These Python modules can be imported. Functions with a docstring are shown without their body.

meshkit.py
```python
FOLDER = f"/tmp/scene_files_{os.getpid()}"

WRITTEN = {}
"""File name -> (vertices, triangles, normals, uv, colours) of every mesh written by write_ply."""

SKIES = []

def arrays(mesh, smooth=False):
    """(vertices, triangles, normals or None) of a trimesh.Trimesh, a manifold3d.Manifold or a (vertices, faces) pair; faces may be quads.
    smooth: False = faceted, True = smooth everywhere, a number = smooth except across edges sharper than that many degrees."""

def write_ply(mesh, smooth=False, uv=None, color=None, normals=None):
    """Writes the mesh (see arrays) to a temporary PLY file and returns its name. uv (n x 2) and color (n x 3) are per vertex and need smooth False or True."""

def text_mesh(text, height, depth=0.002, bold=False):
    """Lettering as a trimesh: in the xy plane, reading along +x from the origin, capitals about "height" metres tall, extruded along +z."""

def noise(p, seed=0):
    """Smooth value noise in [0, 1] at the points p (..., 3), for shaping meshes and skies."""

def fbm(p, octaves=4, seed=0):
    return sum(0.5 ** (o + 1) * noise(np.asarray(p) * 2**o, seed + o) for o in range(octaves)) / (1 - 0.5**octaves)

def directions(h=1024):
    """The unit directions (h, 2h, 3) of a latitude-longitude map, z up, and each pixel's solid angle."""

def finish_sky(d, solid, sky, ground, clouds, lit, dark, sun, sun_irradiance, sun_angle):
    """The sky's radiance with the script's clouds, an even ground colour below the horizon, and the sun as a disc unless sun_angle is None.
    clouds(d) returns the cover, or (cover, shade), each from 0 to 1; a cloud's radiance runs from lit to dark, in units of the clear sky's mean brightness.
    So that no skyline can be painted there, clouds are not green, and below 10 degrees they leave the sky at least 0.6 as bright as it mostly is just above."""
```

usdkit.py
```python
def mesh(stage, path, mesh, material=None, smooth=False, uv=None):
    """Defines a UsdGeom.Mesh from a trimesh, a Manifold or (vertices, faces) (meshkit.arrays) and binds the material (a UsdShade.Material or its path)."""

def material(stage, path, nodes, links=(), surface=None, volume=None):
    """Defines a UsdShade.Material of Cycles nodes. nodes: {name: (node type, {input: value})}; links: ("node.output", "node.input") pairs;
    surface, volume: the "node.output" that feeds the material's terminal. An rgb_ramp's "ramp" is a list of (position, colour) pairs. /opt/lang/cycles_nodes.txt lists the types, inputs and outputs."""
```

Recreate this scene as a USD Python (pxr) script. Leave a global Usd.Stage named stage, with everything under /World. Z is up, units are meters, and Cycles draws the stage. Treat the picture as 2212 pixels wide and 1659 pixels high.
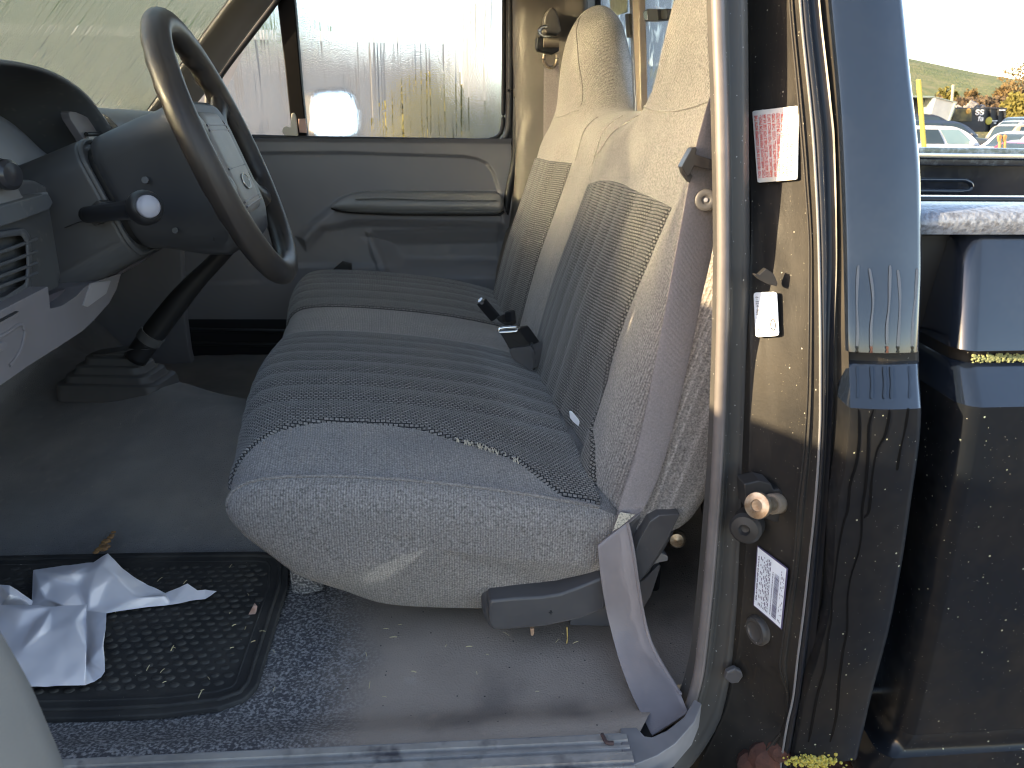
import math, random
import numpy as np, trimesh, usdkit, meshkit
import manifold3d as m3
from pxr import Usd, UsdGeom, UsdLux, Gf, Sdf, UsdShade
from scipy.interpolate import CubicSpline, PchipInterpolator
from scipy.spatial import cKDTree, Delaunay
from shapely.geometry import Polygon, Point
from shapely import contains_xy

stage = Usd.Stage.CreateInMemory()
UsdGeom.SetStageUpAxis(stage, UsdGeom.Tokens.z); UsdGeom.SetStageMetersPerUnit(stage, 1.0)
stage.DefinePrim('/World', 'Xform'); stage.DefinePrim('/World/Looks', 'Scope')
rng = np.random.default_rng(7); random.seed(7)

# ------------------------------------------------------------------ camera, sky, sun, exposure
F, CX, CY = 1640., 1106., 829.5
YAW, PITCH, ROLL = np.radians(5.4), np.radians(-18.7), np.radians(0.8)
CAM = np.array([0, 0, 1.35])
FW = np.array([np.sin(YAW)*np.cos(PITCH), np.cos(YAW)*np.cos(PITCH), np.sin(PITCH)])
_r = np.array([np.cos(YAW), -np.sin(YAW), 0]); _u = np.cross(_r, FW)
RI = np.cos(ROLL)*_r + np.sin(ROLL)*_u; UP = np.cos(ROLL)*_u - np.sin(ROLL)*_r
cam = UsdGeom.Camera.Define(stage, '/World/camera')
cam.CreateHorizontalApertureAttr(36.0); cam.CreateVerticalApertureAttr(27.0)
cam.CreateFocalLengthAttr(36.0*F/2212); cam.CreateClippingRangeAttr(Gf.Vec2f(0.02, 3000))
cam.CreateFStopAttr(14.0); cam.CreateFocusDistanceAttr(1.15)
cam.CreateExposureAttr(3.4)
M = Gf.Matrix4d(*[float(v) for v in (*RI, 0, *UP, 0, *(-FW), 0, *CAM, 1)])
cam.AddTransformOp().Set(M)
SUN = np.array([-0.95, -0.20, math.tan(math.radians(13))]); SUN /= np.linalg.norm(SUN)
ELEV = math.asin(SUN[2]); ROT = math.atan2(SUN[0], SUN[1])
sky = UsdLux.DomeLight.Define(stage, '/World/sky')
skym = usdkit.material(stage, '/World/Looks/sky_air', {
    "s": ("sky_texture", {"sky_type": "single_scattering", "sun_disc": False, "sun_elevation": ELEV, "sun_rotation": ROT, "aerosol_density": 0.8, "ozone_density": 2.5}),
    "w": ("mix_color", {"blend_type": "multiply", "fac": 1.0, "b": (1.24, .98, .835), "use_clamp": False, "use_clamp_result": False}),
    "b": ("background_shader", {"strength": 0.08})}, [("s.color", "w.a"), ("w.result", "b.color")], surface="b.background")
UsdShade.MaterialBindingAPI.Apply(sky.GetPrim()).Bind(skym)
sky.GetPrim().SetCustomDataByKey('kind', 'structure')
sun = UsdLux.DistantLight.Define(stage, '/World/sun')
sun.CreateIntensityAttr(0.52); sun.CreateAngleAttr(0.6); sun.CreateColorAttr(Gf.Vec3f(1.0, 0.77, 0.46))
sun.CreateNormalizeAttr(True)
_z = SUN; _x = np.cross([0, 0, 1], _z); _x /= np.linalg.norm(_x); _y = np.cross(_z, _x)
sun.AddTransformOp().Set(Gf.Matrix4d(*[float(v) for v in (*_x, 0, *_y, 0, *_z, 0, 0, 0, 30, 1)]))

def ray(px, py): return FW + RI*(px-CX)/F - UP*(py-CY)/F
def at(px, py, x=None, y=None, z=None):
    d = ray(px, py)
    t = (x-CAM[0])/d[0] if x is not None else (y-CAM[1])/d[1] if y is not None else (z-CAM[2])/d[2]
    return CAM + t*d
def ats(pts, **k): return np.array([at(p[0], p[1], **k) for p in pts])

# ------------------------------------------------------------------ prims
_names = {}
def numbered(parent, name):
    k = (parent, name); n = _names.get(k, 0); _names[k] = n+1
    return name if n == 0 else f'{name}_{n:03d}'
def tag(prim, label=None, cat=None, group=None, kind=None):
    for k, v in (('label', label), ('category', cat), ('group', group), ('kind', kind)):
        if v: prim.SetCustomDataByKey(k, v)
    return prim
ORIG = {}
def thing(name, label, cat, loc=(0, 0, 0), group=None, kind=None):
    p = '/World/' + numbered('/World', name)
    x = UsdGeom.Xform.Define(stage, p); x.AddTranslateOp().Set(Gf.Vec3d(*map(float, loc)))
    ORIG[p] = np.array(loc, float); tag(x.GetPrim(), label, cat, group, kind); return p
def part(parent, name, label=None):
    p = parent + '/' + numbered(parent, name); x = UsdGeom.Xform.Define(stage, p)
    if label: tag(x.GetPrim(), label)
    ORIG[p] = ORIG[parent]; return p
def put(parent, name, mesh, mat, smooth=35, uv=None, label=None, cat=None, group=None, kind=None):
    p = parent + '/' + numbered(parent, name)
    if isinstance(mesh, list): mesh = cat_mesh(mesh)
    if isinstance(mesh, tuple) and len(mesh) == 3: mesh, uv = (mesh[0], mesh[1]), mesh[2]
    if hasattr(mesh, 'to_mesh'):
        mm = mesh.to_mesh(); mesh = (np.array(mm.vert_properties[:, :3]), np.array(mm.tri_verts))
    if hasattr(mesh, 'vertices'): mesh = (np.array(mesh.vertices), np.array(mesh.faces))
    v = np.asarray(mesh[0], float) - ORIG.get(parent, 0)
    ORIG[p] = ORIG.get(parent, np.zeros(3))
    if uv is not None and smooth not in (False, True): smooth = True
    g = usdkit.mesh(stage, p, (v, mesh[1]), mat, smooth=smooth, uv=uv)
    tag(g.GetPrim(), label, cat, group, kind); return p
def cat_mesh(ms):
    V, Fs, n = [], [], 0
    for m in ms:
        if hasattr(m, 'to_mesh'):
            mm = m.to_mesh(); v, f = np.array(mm.vert_properties[:, :3]), np.array(mm.tri_verts)
        elif hasattr(m, 'vertices'): v, f = np.array(m.vertices), np.array(m.faces)
        else: v, f = np.asarray(m[0], float), np.asarray(m[1], int)
        if f.shape[1] == 4: f = np.vstack([f[:, [0, 1, 2]], f[:, [0, 2, 3]]])
        V.append(v); Fs.append(f+n); n += len(v)
    return np.vstack(V), np.vstack(Fs)

# ------------------------------------------------------------------ shapes
def spline(pts, n=40, closed=False, kind='c'):
    p = np.asarray(pts, float)
    if closed: p = np.vstack([p, p[:1]])
    d = np.r_[0, np.cumsum(np.maximum(np.linalg.norm(np.diff(p, axis=0), axis=1), 1e-6))]
    t = np.linspace(0, d[-1], n+1)[:-1] if closed else np.linspace(0, d[-1], n)
    if kind == 'p': return PchipInterpolator(d, p)(t)
    if kind == 'l': return np.stack([np.interp(t, d, c) for c in p.T], 1)
    return CubicSpline(d, p, bc_type='periodic' if closed else 'natural')(t)
def grid(P, closed_v=False, closed_u=False, uv=None):
    P = np.asarray(P); nu, nv = P.shape[:2]; I = np.arange(nu*nv).reshape(nu, nv)
    if closed_v: I = np.c_[I, I[:, :1]]
    if closed_u: I = np.r_[I, I[:1]]
    q = np.stack([I[:-1, :-1], I[:-1, 1:], I[1:, 1:], I[1:, :-1]], -1).reshape(-1, 4)
    f = np.vstack([q[:, [0, 1, 2]], q[:, [0, 2, 3]]])
    if uv is None: return P.reshape(-1, 3), f
    return P.reshape(-1, 3), f, np.asarray(uv, float).reshape(-1, 2)
def capped(P):
    """closed sections (nu, nv, 3) with fan caps"""
    v, f = grid(P, closed_v=True); nu, nv = P.shape[:2]; n = len(v)
    v = np.vstack([v, P[0].mean(0), P[-1].mean(0)]); j = np.arange(nv); k = (j+1) % nv
    f = np.vstack([f, np.stack([np.full(nv, n), k, j], 1), np.stack([np.full(nv, n+1), j+(nu-1)*nv, k+(nu-1)*nv], 1)])
    return v, f
def frames(path, up):
    T = np.gradient(path, axis=0); T /= np.linalg.norm(T, axis=1, keepdims=True)
    up = np.broadcast_to(np.asarray(up, float), T.shape)
    S = np.cross(T, up); S /= np.maximum(np.linalg.norm(S, axis=1, keepdims=True), 1e-9)
    return T, S, np.cross(S, T)
def sweep(path, prof, up=(0, 0, 1), scale=None, cap=True, closed=False):
    path = np.asarray(path, float)
    if closed:
        T = np.roll(path, -1, 0)-np.roll(path, 1, 0); T /= np.linalg.norm(T, axis=1, keepdims=True)
        S = np.cross(T, np.asarray(up, float)); S /= np.linalg.norm(S, axis=1, keepdims=True); N = np.cross(S, T)
    else: T, S, N = frames(path, up)
    prof = np.asarray(prof, float); sc = np.ones(len(path)) if scale is None else np.broadcast_to(scale, len(path))
    P = path[:, None] + sc[:, None, None]*(S[:, None]*prof[None, :, :1] + N[:, None]*prof[None, :, 1:])
    if closed: return grid(P, closed_v=True, closed_u=True)
    return capped(P) if cap else grid(P, closed_v=True)
def circ(r, n=16, ry=None):
    a = np.arange(n)/n*2*np.pi; return np.stack([r*np.cos(a), (ry or r)*np.sin(a)], 1)
def tube(path, r, n=12, up=(0, 0, 1), **k): return sweep(path, circ(1.0, n), up, scale=r, **k)
def rrect(w, h, r, n=5):
    out = []
    for cx, cy, a0 in ((w-r, h-r, 0), (-w+r, h-r, 90), (-w+r, -h+r, 180), (w-r, -h+r, 270)):
        for a in np.radians(np.linspace(a0, a0+90, n)): out.append((cx+r*np.cos(a), cy+r*np.sin(a)))
    return np.array(out)
def round_px(pts, r=6, n=None):
    g = Polygon(pts).buffer(0)
    g2 = g.buffer(-r, quad_segs=4).buffer(2*r, quad_segs=4).buffer(-r, quad_segs=4)
    if g2.is_empty or g2.geom_type != 'Polygon': g2 = g
    return np.array(g2.simplify(0.25).exterior.coords)[:-1]
def slab(outline, d, bevel=0.003, seg=3, back=True, crown=0.0):
    """outline (n,3) planar, front face at the outline; body goes along d; edges of the front rounded by bevel"""
    o = np.asarray(outline, float); d = np.asarray(d, float); L = np.linalg.norm(d); n = -d/L
    c = o.mean(0); e1 = o[1]-o[0]; e1 -= n*(e1@n)
    if np.linalg.norm(e1) < 1e-9: e1 = o[2]-o[0]; e1 -= n*(e1@n)
    e1 /= np.linalg.norm(e1); e2 = np.cross(n, e1)
    q = np.stack([(o-c)@e1, (o-c)@e2], 1); h = (o-c)@n
    A = 0.5*np.sum(q[:, 0]*np.roll(q[:, 1], -1)-np.roll(q[:, 0], -1)*q[:, 1])
    if A < 0: q, h = q[::-1], h[::-1]
    a = q-np.roll(q, 1, 0); b = np.roll(q, -1, 0)-q
    a /= np.maximum(np.linalg.norm(a, axis=1, keepdims=True), 1e-9); b /= np.maximum(np.linalg.norm(b, axis=1, keepdims=True), 1e-9)
    na, nb = np.stack([-a[:, 1], a[:, 0]], 1), np.stack([-b[:, 1], b[:, 0]], 1)
    m = na+nb; m /= np.maximum((np.linalg.norm(m, axis=1, keepdims=True))**2/2, 0.35)
    while bevel > 2e-4 and not Polygon(q+m*bevel).is_valid: bevel *= .7
    rings = []
    for k in range(seg+1):
        t = k/seg*np.pi/2
        rings.append((q+m*bevel*(1-np.sin(t)), h-bevel*(1-np.cos(t))))
    rings.append((q, h-L))
    P = np.stack([c+r[:, :1]*e1+r[:, 1:]*e2+hh[:, None]*n for r, hh in rings])
    v, f = grid(P, closed_v=True)
    N = len(q)
    tv, tf = trimesh.creation.triangulate_polygon(Polygon(rings[0][0]), engine='earcut')
    idx = cKDTree(rings[0][0]).query(tv)[1]; f1 = idx[tf]
    f = np.vstack([f, f1])
    if back: f = np.vstack([f, f1[:, ::-1]+(len(rings)-1)*N])
    return v, f
def plate(px, d, r=6, bevel=0.003, **plane):
    """a bevelled slab whose front outline is seen at the pixels px on the given plane; d: depth vector"""
    return slab(ats(round_px(px, r) if r else px, **plane), d, bevel)
def rbox(lo, hi, r=0.01, seg=12):
    lo, hi = np.array(lo, float), np.array(hi, float); r = min(r, 0.49*(hi-lo).min())
    s = m3.Manifold.sphere(r, seg)
    return m3.Manifold.batch_hull([s.translate([x, y, z]) for x in (lo[0]+r, hi[0]-r) for y in (lo[1]+r, hi[1]-r) for z in (lo[2]+r, hi[2]-r)])
def ribbon(L, R, th=0.0012, n=60, bow=None):
    """a strap between the edge curves L and R"""
    l, r = spline(L, n, kind='p'), spline(R, n, kind='p')
    w = r-l; t = np.gradient((l+r)/2, axis=0); nn = np.cross(w, t); nn /= np.linalg.norm(nn, axis=1, keepdims=True)
    s = np.linspace(0, 1, 7)
    top = l[:, None]+w[:, None]*s[None, :, None]+nn[:, None]*(th*np.array([.3, .9, 1, 1, 1, .9, .3]))[None, :, None]
    bot = (l[:, None]+w[:, None]*s[None, :, None]-nn[:, None]*(th*np.array([.3, .9, 1, 1, 1, .9, .3]))[None, :, None])[:, ::-1]
    P = np.concatenate([top, bot], 1)
    d = np.r_[0, np.cumsum(np.linalg.norm(np.diff((l+r)/2, axis=0), axis=1))]
    v, f = capped(P)
    ww = np.linalg.norm(w, axis=1).mean()
    uv = np.stack([np.broadcast_to(np.r_[s, s[::-1]]*ww, (n, 14)), np.broadcast_to(d[:, None], (n, 14))], -1).reshape(-1, 2)
    return v, f, np.vstack([uv, [[0, 0], [0, 0]]])
def lathe(prof, c, axis, n=24):
    axis = np.asarray(axis, float); axis /= np.linalg.norm(axis)
    a = np.cross(axis, [0, 0, 1] if abs(axis[2]) < .9 else [1, 0, 0]); a /= np.linalg.norm(a); b = np.cross(axis, a)
    t = np.arange(n)/n*2*np.pi; ring = np.cos(t)[:, None]*a+np.sin(t)[:, None]*b
    P = np.stack([np.asarray(c)+axis*h+ring*r for r, h in prof])
    return capped(P)
def smoothstep(a, b, x): t = np.clip((x-a)/(b-a), 0, 1); return t*t*(3-2*t)
def text_on(s, height, o, ex, ey, depth=0.0003, bold=False, width=None):
    t = meshkit.text_mesh(s, height, depth, bold); v = np.array(t.vertices)
    if width: v[:, 0] *= width/max(v[:, 0].max(), 1e-6)
    ex, ey = np.asarray(ex, float), np.asarray(ey, float); n = np.cross(ex, ey); n /= np.linalg.norm(n)
    return np.asarray(o)+v[:, :1]*ex+v[:, 1:2]*ey+v[:, 2:]*n, np.array(t.faces)

# ------------------------------------------------------------------ materials
MATS = {}
def mat(name, col, rough=0.5, col2=None, nscale=30., ndetail=4., lo=0.35, hi=0.65, bump=0.0, bscale=400., bdist=0.001, spots=None, rvar=0.0, fine=None, **pr):
    """principled; col2 mixed in by noise; bump: fine noise relief; spots=(colour, scale, size) sparse specks; fine=(colour, scale, lo, hi) second noise layer"""
    n = {"g": ("geometry", {}), "p": ("principled_bsdf", {"base_color": col, "roughness": rough, **pr})}; l = []; c = None
    if col2 is not None:
        n["n"] = ("noise_texture", {"scale": nscale, "detail": ndetail, "roughness": 0.6}); n["r"] = ("map_range", {"from_min": lo, "from_max": hi, "clamp": True})
        n["m"] = ("mix_color", {"a": col, "b": col2}); l += [("g.position", "n.vector"), ("n.fac", "r.value"), ("r.result", "m.fac")]; c = "m.result"
        if rvar: n["rr"] = ("map_range", {"from_min": 0., "from_max": 1., "to_min": rough, "to_max": rough+rvar}); l += [("r.result", "rr.value"), ("rr.result", "p.roughness")]
    if fine is not None:
        n["n2"] = ("noise_texture", {"scale": fine[1], "detail": 3.}); n["r2"] = ("map_range", {"from_min": fine[2], "from_max": fine[3], "clamp": True})
        n["m2"] = ("mix_color", {"a": col, "b": fine[0]}); l += [("g.position", "n2.vector"), ("n2.fac", "r2.value"), ("r2.result", "m2.fac")]
        if c: l.append((c, "m2.a"))
        c = "m2.result"
    if spots is not None:
        sl = spots if isinstance(spots, list) else [spots]
        for i, (sc, ss, sz) in enumerate(sl):
            n[f"v{i}"] = ("voronoi_texture", {"scale": ss, "feature": "f1", "randomness": 1.0}); n[f"w{i}"] = ("math", {"math_type": "multiply", "value2": sz})
            n[f"sc{i}"] = ("separate_color", {}); n[f"lt{i}"] = ("math", {"math_type": "less_than"}); n[f"ms{i}"] = ("mix_color", {"a": col, "b": sc})
            l += [("g.position", f"v{i}.vector"), (f"v{i}.color", f"sc{i}.color"), (f"sc{i}.r", f"pw{i}.value1"), (f"pw{i}.value", f"w{i}.value1"), (f"v{i}.distance", f"lt{i}.value1"), (f"w{i}.value", f"lt{i}.value2"), (f"lt{i}.value", f"ms{i}.fac")]
            n[f"pw{i}"] = ("math", {"math_type": "power", "value2": 5.0})
            if c: l.append((c, f"ms{i}.a"))
            c = f"ms{i}.result"
    if c: l.append((c, "p.base_color"))
    if bump:
        n["bn"] = ("noise_texture", {"scale": bscale, "detail": 2.}); n["b"] = ("bump", {"strength": bump, "distance": bdist})
        l += [("g.position", "bn.vector"), ("bn.fac", "b.height"), ("b.normal", "p.normal")]
    MATS[name] = usdkit.material(stage, '/World/Looks/'+name, n, l, surface="p.BSDF"); return MATS[name]

dash_m = mat('dash_plastic', (.038, .039, .043), .48, (.046, .047, .049), 9, bump=.35, bscale=900, bdist=.0006, rvar=.12, fine=((.11, .105, .10), 70, .62, .85))
hood_m = mat('dash_hood_plastic', (.052, .055, .061), .5, (.062, .064, .067), 12, bump=.35, bscale=900, bdist=.0006, fine=((.14, .13, .12), 60, .62, .85))
colm = mat('column_plastic', (.032, .033, .037), .42, (.038, .039, .041), 10, bump=.3, bscale=1100, bdist=.0005, rvar=.1)
low_m = mat('pale_plastic', (.12, .112, .12), .5, (.107, .10, .106), 14, bump=.3, bscale=900, bdist=.0005)
trim_m = mat('door_plastic', (.172, .170, .185), .46, (.185, .18, .19), 8, bump=.25, bscale=900, bdist=.0005, rvar=.1)
arm_m = mat('armrest_plastic', (.165, .165, .165), .40, (.18, .18, .178), 8, bump=.2, bscale=900, bdist=.0005)
pil_m = mat('pillar_plastic', (.092, .080, .068), .55, (.105, .092, .078), 7, bump=.25, bscale=900, bdist=.0005)
boot_m = mat('boot_rubber', (.062, .061, .062), .6, (.075, .072, .07), 25)
kick_m = mat('kick_plastic', (.20, .195, .205), .6, (.22, .21, .22), 9, bump=.3, bscale=700, bdist=.0006)
seatbase_m = mat('recliner_plastic', (.056, .055, .060), .42, (.068, .066, .068), 20, bump=.3, bscale=900, bdist=.0005, rvar=.1)
black_m = mat('black_plastic', (.006, .006, .007), .5)
bar_m = mat('bar_rubber', (.0025, .0025, .003), .6, specular_ior_level=.1)
blackg_m = mat('black_gloss', (.012, .012, .014), .2)
rubber_m = mat('black_rubber', (.012, .012, .013), .55, (.02, .019, .019), 25)
seal_m = mat('seal_rubber', (.040, .039, .039), .45, (.055, .051, .046), 12, lo=.4, hi=.7, spots=((.32, .32, .32), 260, .22), rvar=.15)
bead_m = mat('seal_bead', (.13, .115, .113), .5, (.10, .09, .088), 25)
paint_m = mat('black_paint', (.0045, .007, .0125), .14, (.008, .0105, .016), 14, lo=.42, hi=.75, rvar=.10, bump=.10, bscale=900, bdist=.0003, coat_weight=1.0, coat_roughness=.1)
shut_m = mat('shut_face_paint', (.006, .008, .013), .32, (.016, .0155, .016), 12, lo=.4, hi=.75, rvar=.2, specular_ior_level=.35)
lower_m = mat('black_paint_dirty', (.0048, .0065, .0095), .2, (.0125, .012, .0115), 7, lo=.42, hi=.75, rvar=.10, specular_ior_level=.32, spots=[((.33, .34, .24), 150, .17), ((.26, .26, .24), 380, .16)], bump=.1, bscale=500, bdist=.0004)
jamb_m = mat('door_jamb_paint', (.015, .0145, .0145), .45, (.034, .030, .025), 9, lo=.38, hi=.72, rvar=.25, specular_ior_level=.22, spots=[((.42, .40, .34), 210, .15), ((.30, .27, .2), 500, .14)], bump=.25, bscale=300, bdist=.0006)
facet_m = mat('wet_facet', (.0035, .0055, .010), .20, coat_weight=.7, coat_roughness=.15)
wet_m = mat('wet_streak', (.0012, .0015, .002), .15, specular_ior_level=.25)
pale_streak_m = mat('water_streak_pale', (.045, .055, .075), .22)
moss_m = mat('moss', (.10, .14, .03), .9, (.16, .17, .06), 300)
lichen_m = mat('lichen', (.34, .29, .03), .9, (.24, .22, .07), 400)
rust_m = mat('rust', (.045, .020, .015), .9, (.075, .028, .018), 60, bump=.6, bscale=160, bdist=.003)
mud_m = mat('mud_flap', (.03, .03, .032), .7)
frost_m = mat('frosted_rail', (.10, .11, .13), .28, (.20, .23, .28), 190, lo=.36, hi=.58, bump=.6, bscale=260, bdist=.0014)
rail2_m = mat('far_rail', (.20, .21, .16), .35, (.45, .47, .44), 60, lo=.45, hi=.65, bump=.3, bscale=200)
chrome_m = mat('chrome', (.75, .75, .74), .18, metallic=1.0)
steel_m = mat('worn_steel', (.40, .36, .30), .35, (.24, .17, .11), 120, metallic=.9)
clip_m = mat('putty_metal', (.42, .40, .34), .5)
paper_m = mat('white_paper', (.74, .715, .76), .7, (.69, .67, .71), 12)
scrap_m = mat('scrap_paper', (.75, .76, .8), .7)
sticker_m = mat('sticker_white', (.60, .59, .57), .5, (.52, .49, .42), 40, lo=.5, hi=.7, fine=((.35, .34, .32), 420, .68, .76))
sticker2_m = mat('sticker_blue_white', (.66, .71, .78), .4, (.62, .67, .74), 60)
red_m = mat('red_print', (.62, .05, .05), .5)
ink_m = mat('black_print', (.03, .03, .04), .5)
ink2_m = mat('violet_print', (.07, .06, .12), .5)
leaf_m = mat('dry_leaf', (.36, .24, .20), .8, (.30, .17, .12), 120)
straw_m = mat('straw', (.50, .42, .24), .7)
crumb_m = mat('orange_crumbs', (.30, .16, .05), .8, (.18, .10, .05), 200)
amber_m = mat('amber', (.60, .42, .20), .4)
frostw_m = mat('sooty_metal', (.02, .02, .022), .3)
pad_m = mat('hub_pad', (.145, .138, .128), .5, (.125, .12, .115), 20, bump=.2, bscale=900)
rim_m = mat('wheel_rim_leather', (.020, .018, .018), .33, (.030, .025, .021), 14, bump=.25, bscale=1300, bdist=.0005, rvar=.12, specular_ior_level=.3)
cap_m = mat('stalk_cap', (.19, .19, .22), .35)
def floor_mat_():
    n = {"g": ("geometry", {}), "p": ("principled_bsdf", {"roughness": .75}), "n1": ("noise_texture", {"scale": 8., "detail": 5.}), "r1": ("rgb_ramp", {"ramp": [(.34, (.20, .165, .14)), (.46, (.29, .237, .195)), (.66, (.33, .27, .222)), (.78, (.44, .40, .37))]}),
         "s": ("separate_xyz", {}), "mx": ("map_range", {"range_type": "smoothstep", "from_min": -.02, "from_max": -.20}), "my": ("map_range", {"range_type": "smoothstep", "from_min": .735, "from_max": .68}), "mm": ("math", {"math_type": "multiply", "value2": 1.0}),
         "n3": ("noise_texture", {"scale": 11., "detail": 6., "roughness": .7}), "ad": ("math", {"math_type": "add"}), "ms": ("map_range", {"from_min": .80, "from_max": 1.45}), "fl": ("noise_texture", {"scale": 300., "detail": 2.}), "fr": ("map_range", {"from_min": .44, "from_max": .66}),
         "sc": ("mix_color", {"a": (.065, .063, .068), "b": (.33, .315, .31)}), "mix": ("mix_color", {}), "b": ("bump", {"strength": .6, "distance": .0016}), "bn": ("noise_texture", {"scale": 420., "detail": 2.}), "st": ("voronoi_texture", {"scale": 95.}), "lt": ("math", {"math_type": "less_than", "value2": .10}), "spk": ("mix_color", {"b": (.03, .028, .026)}),
         "sv": ("separate_color", {}), "gt": ("math", {"math_type": "greater_than", "value2": .82}), "ml": ("math", {"math_type": "multiply"})}
    l = [("g.position", k+".vector") for k in ("n1", "s", "n3", "fl", "bn", "st")]+[("n1.fac", "r1.fac"), ("s.x", "mx.value"), ("s.y", "my.value"), ("mx.result", "mm.value1"), ("mm.value", "ad.value1"), ("n3.fac", "ad.value2"), ("ad.value", "ms.value"),
         ("fl.fac", "fr.value"), ("fr.result", "sc.fac"), ("r1.color", "mix.a"), ("sc.result", "mix.b"), ("ms.result", "mix.fac"), ("st.distance", "lt.value1"), ("st.color", "sv.color"), ("sv.r", "gt.value1"), ("lt.value", "ml.value1"), ("gt.value", "ml.value2"), ("ml.value", "spk.fac"), ("mix.result", "spk.a"), ("spk.result", "p.base_color"), ("bn.fac", "b.height"), ("b.normal", "p.normal")]
    return usdkit.material(stage, '/World/Looks/floor_vinyl', n, l, surface="p.BSDF")
floor_m = floor_mat_()
salt_m = mat('salted_vinyl', (.060, .062, .072), .65, (.30, .31, .34), 330, lo=.52, hi=.62, bump=.8, bscale=330, bdist=.002)
carpet_m = mat('carpet', (.185, .178, .178), .95, (.25, .24, .23), 7, lo=.35, hi=.7, fine=((.25, .235, .22), 60, .58, .85), spots=((.5, .46, .38), 120, .10), bump=.9, bscale=650, bdist=.003)
matrub_m = mat('mat_rubber', (.020, .019, .019), .8, (.055, .050, .044), 14, lo=.40, hi=.75, spots=((.42, .38, .28), 170, .10), bump=.4, bscale=500, bdist=.001)
sill_m = mat('sill_plate', (.19, .178, .17), .5, (.29, .272, .255), 18, lo=.4, hi=.65, fine=((.07, .063, .068), 34, .55, .7), bump=.3, bscale=300, bdist=.001)
sillp_m = mat('sill_paint', (.165, .158, .165), .45, (.13, .125, .13), 20)
gauge_m = mat('gauge_lens', (.022, .026, .030), .18)
inner_m = mat('cluster_grey', (.13, .135, .145), .55, (.12, .12, .125), 10)
white_pl = mat('switch_panel', (.40, .405, .41), .5)
greenpl_m = mat('rear_sticker', (.22, .25, .20), .6, (.16, .18, .14), 60)
brown_m = mat('brown_channel', (.16, .13, .10), .5)
doorg_m = mat('driver_door_plastic', (.135, .128, .122), .42, (.12, .115, .11), 6, bump=.2, bscale=900)
dome_m = mat('headliner', (.30, .29, .28), .9)

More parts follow.
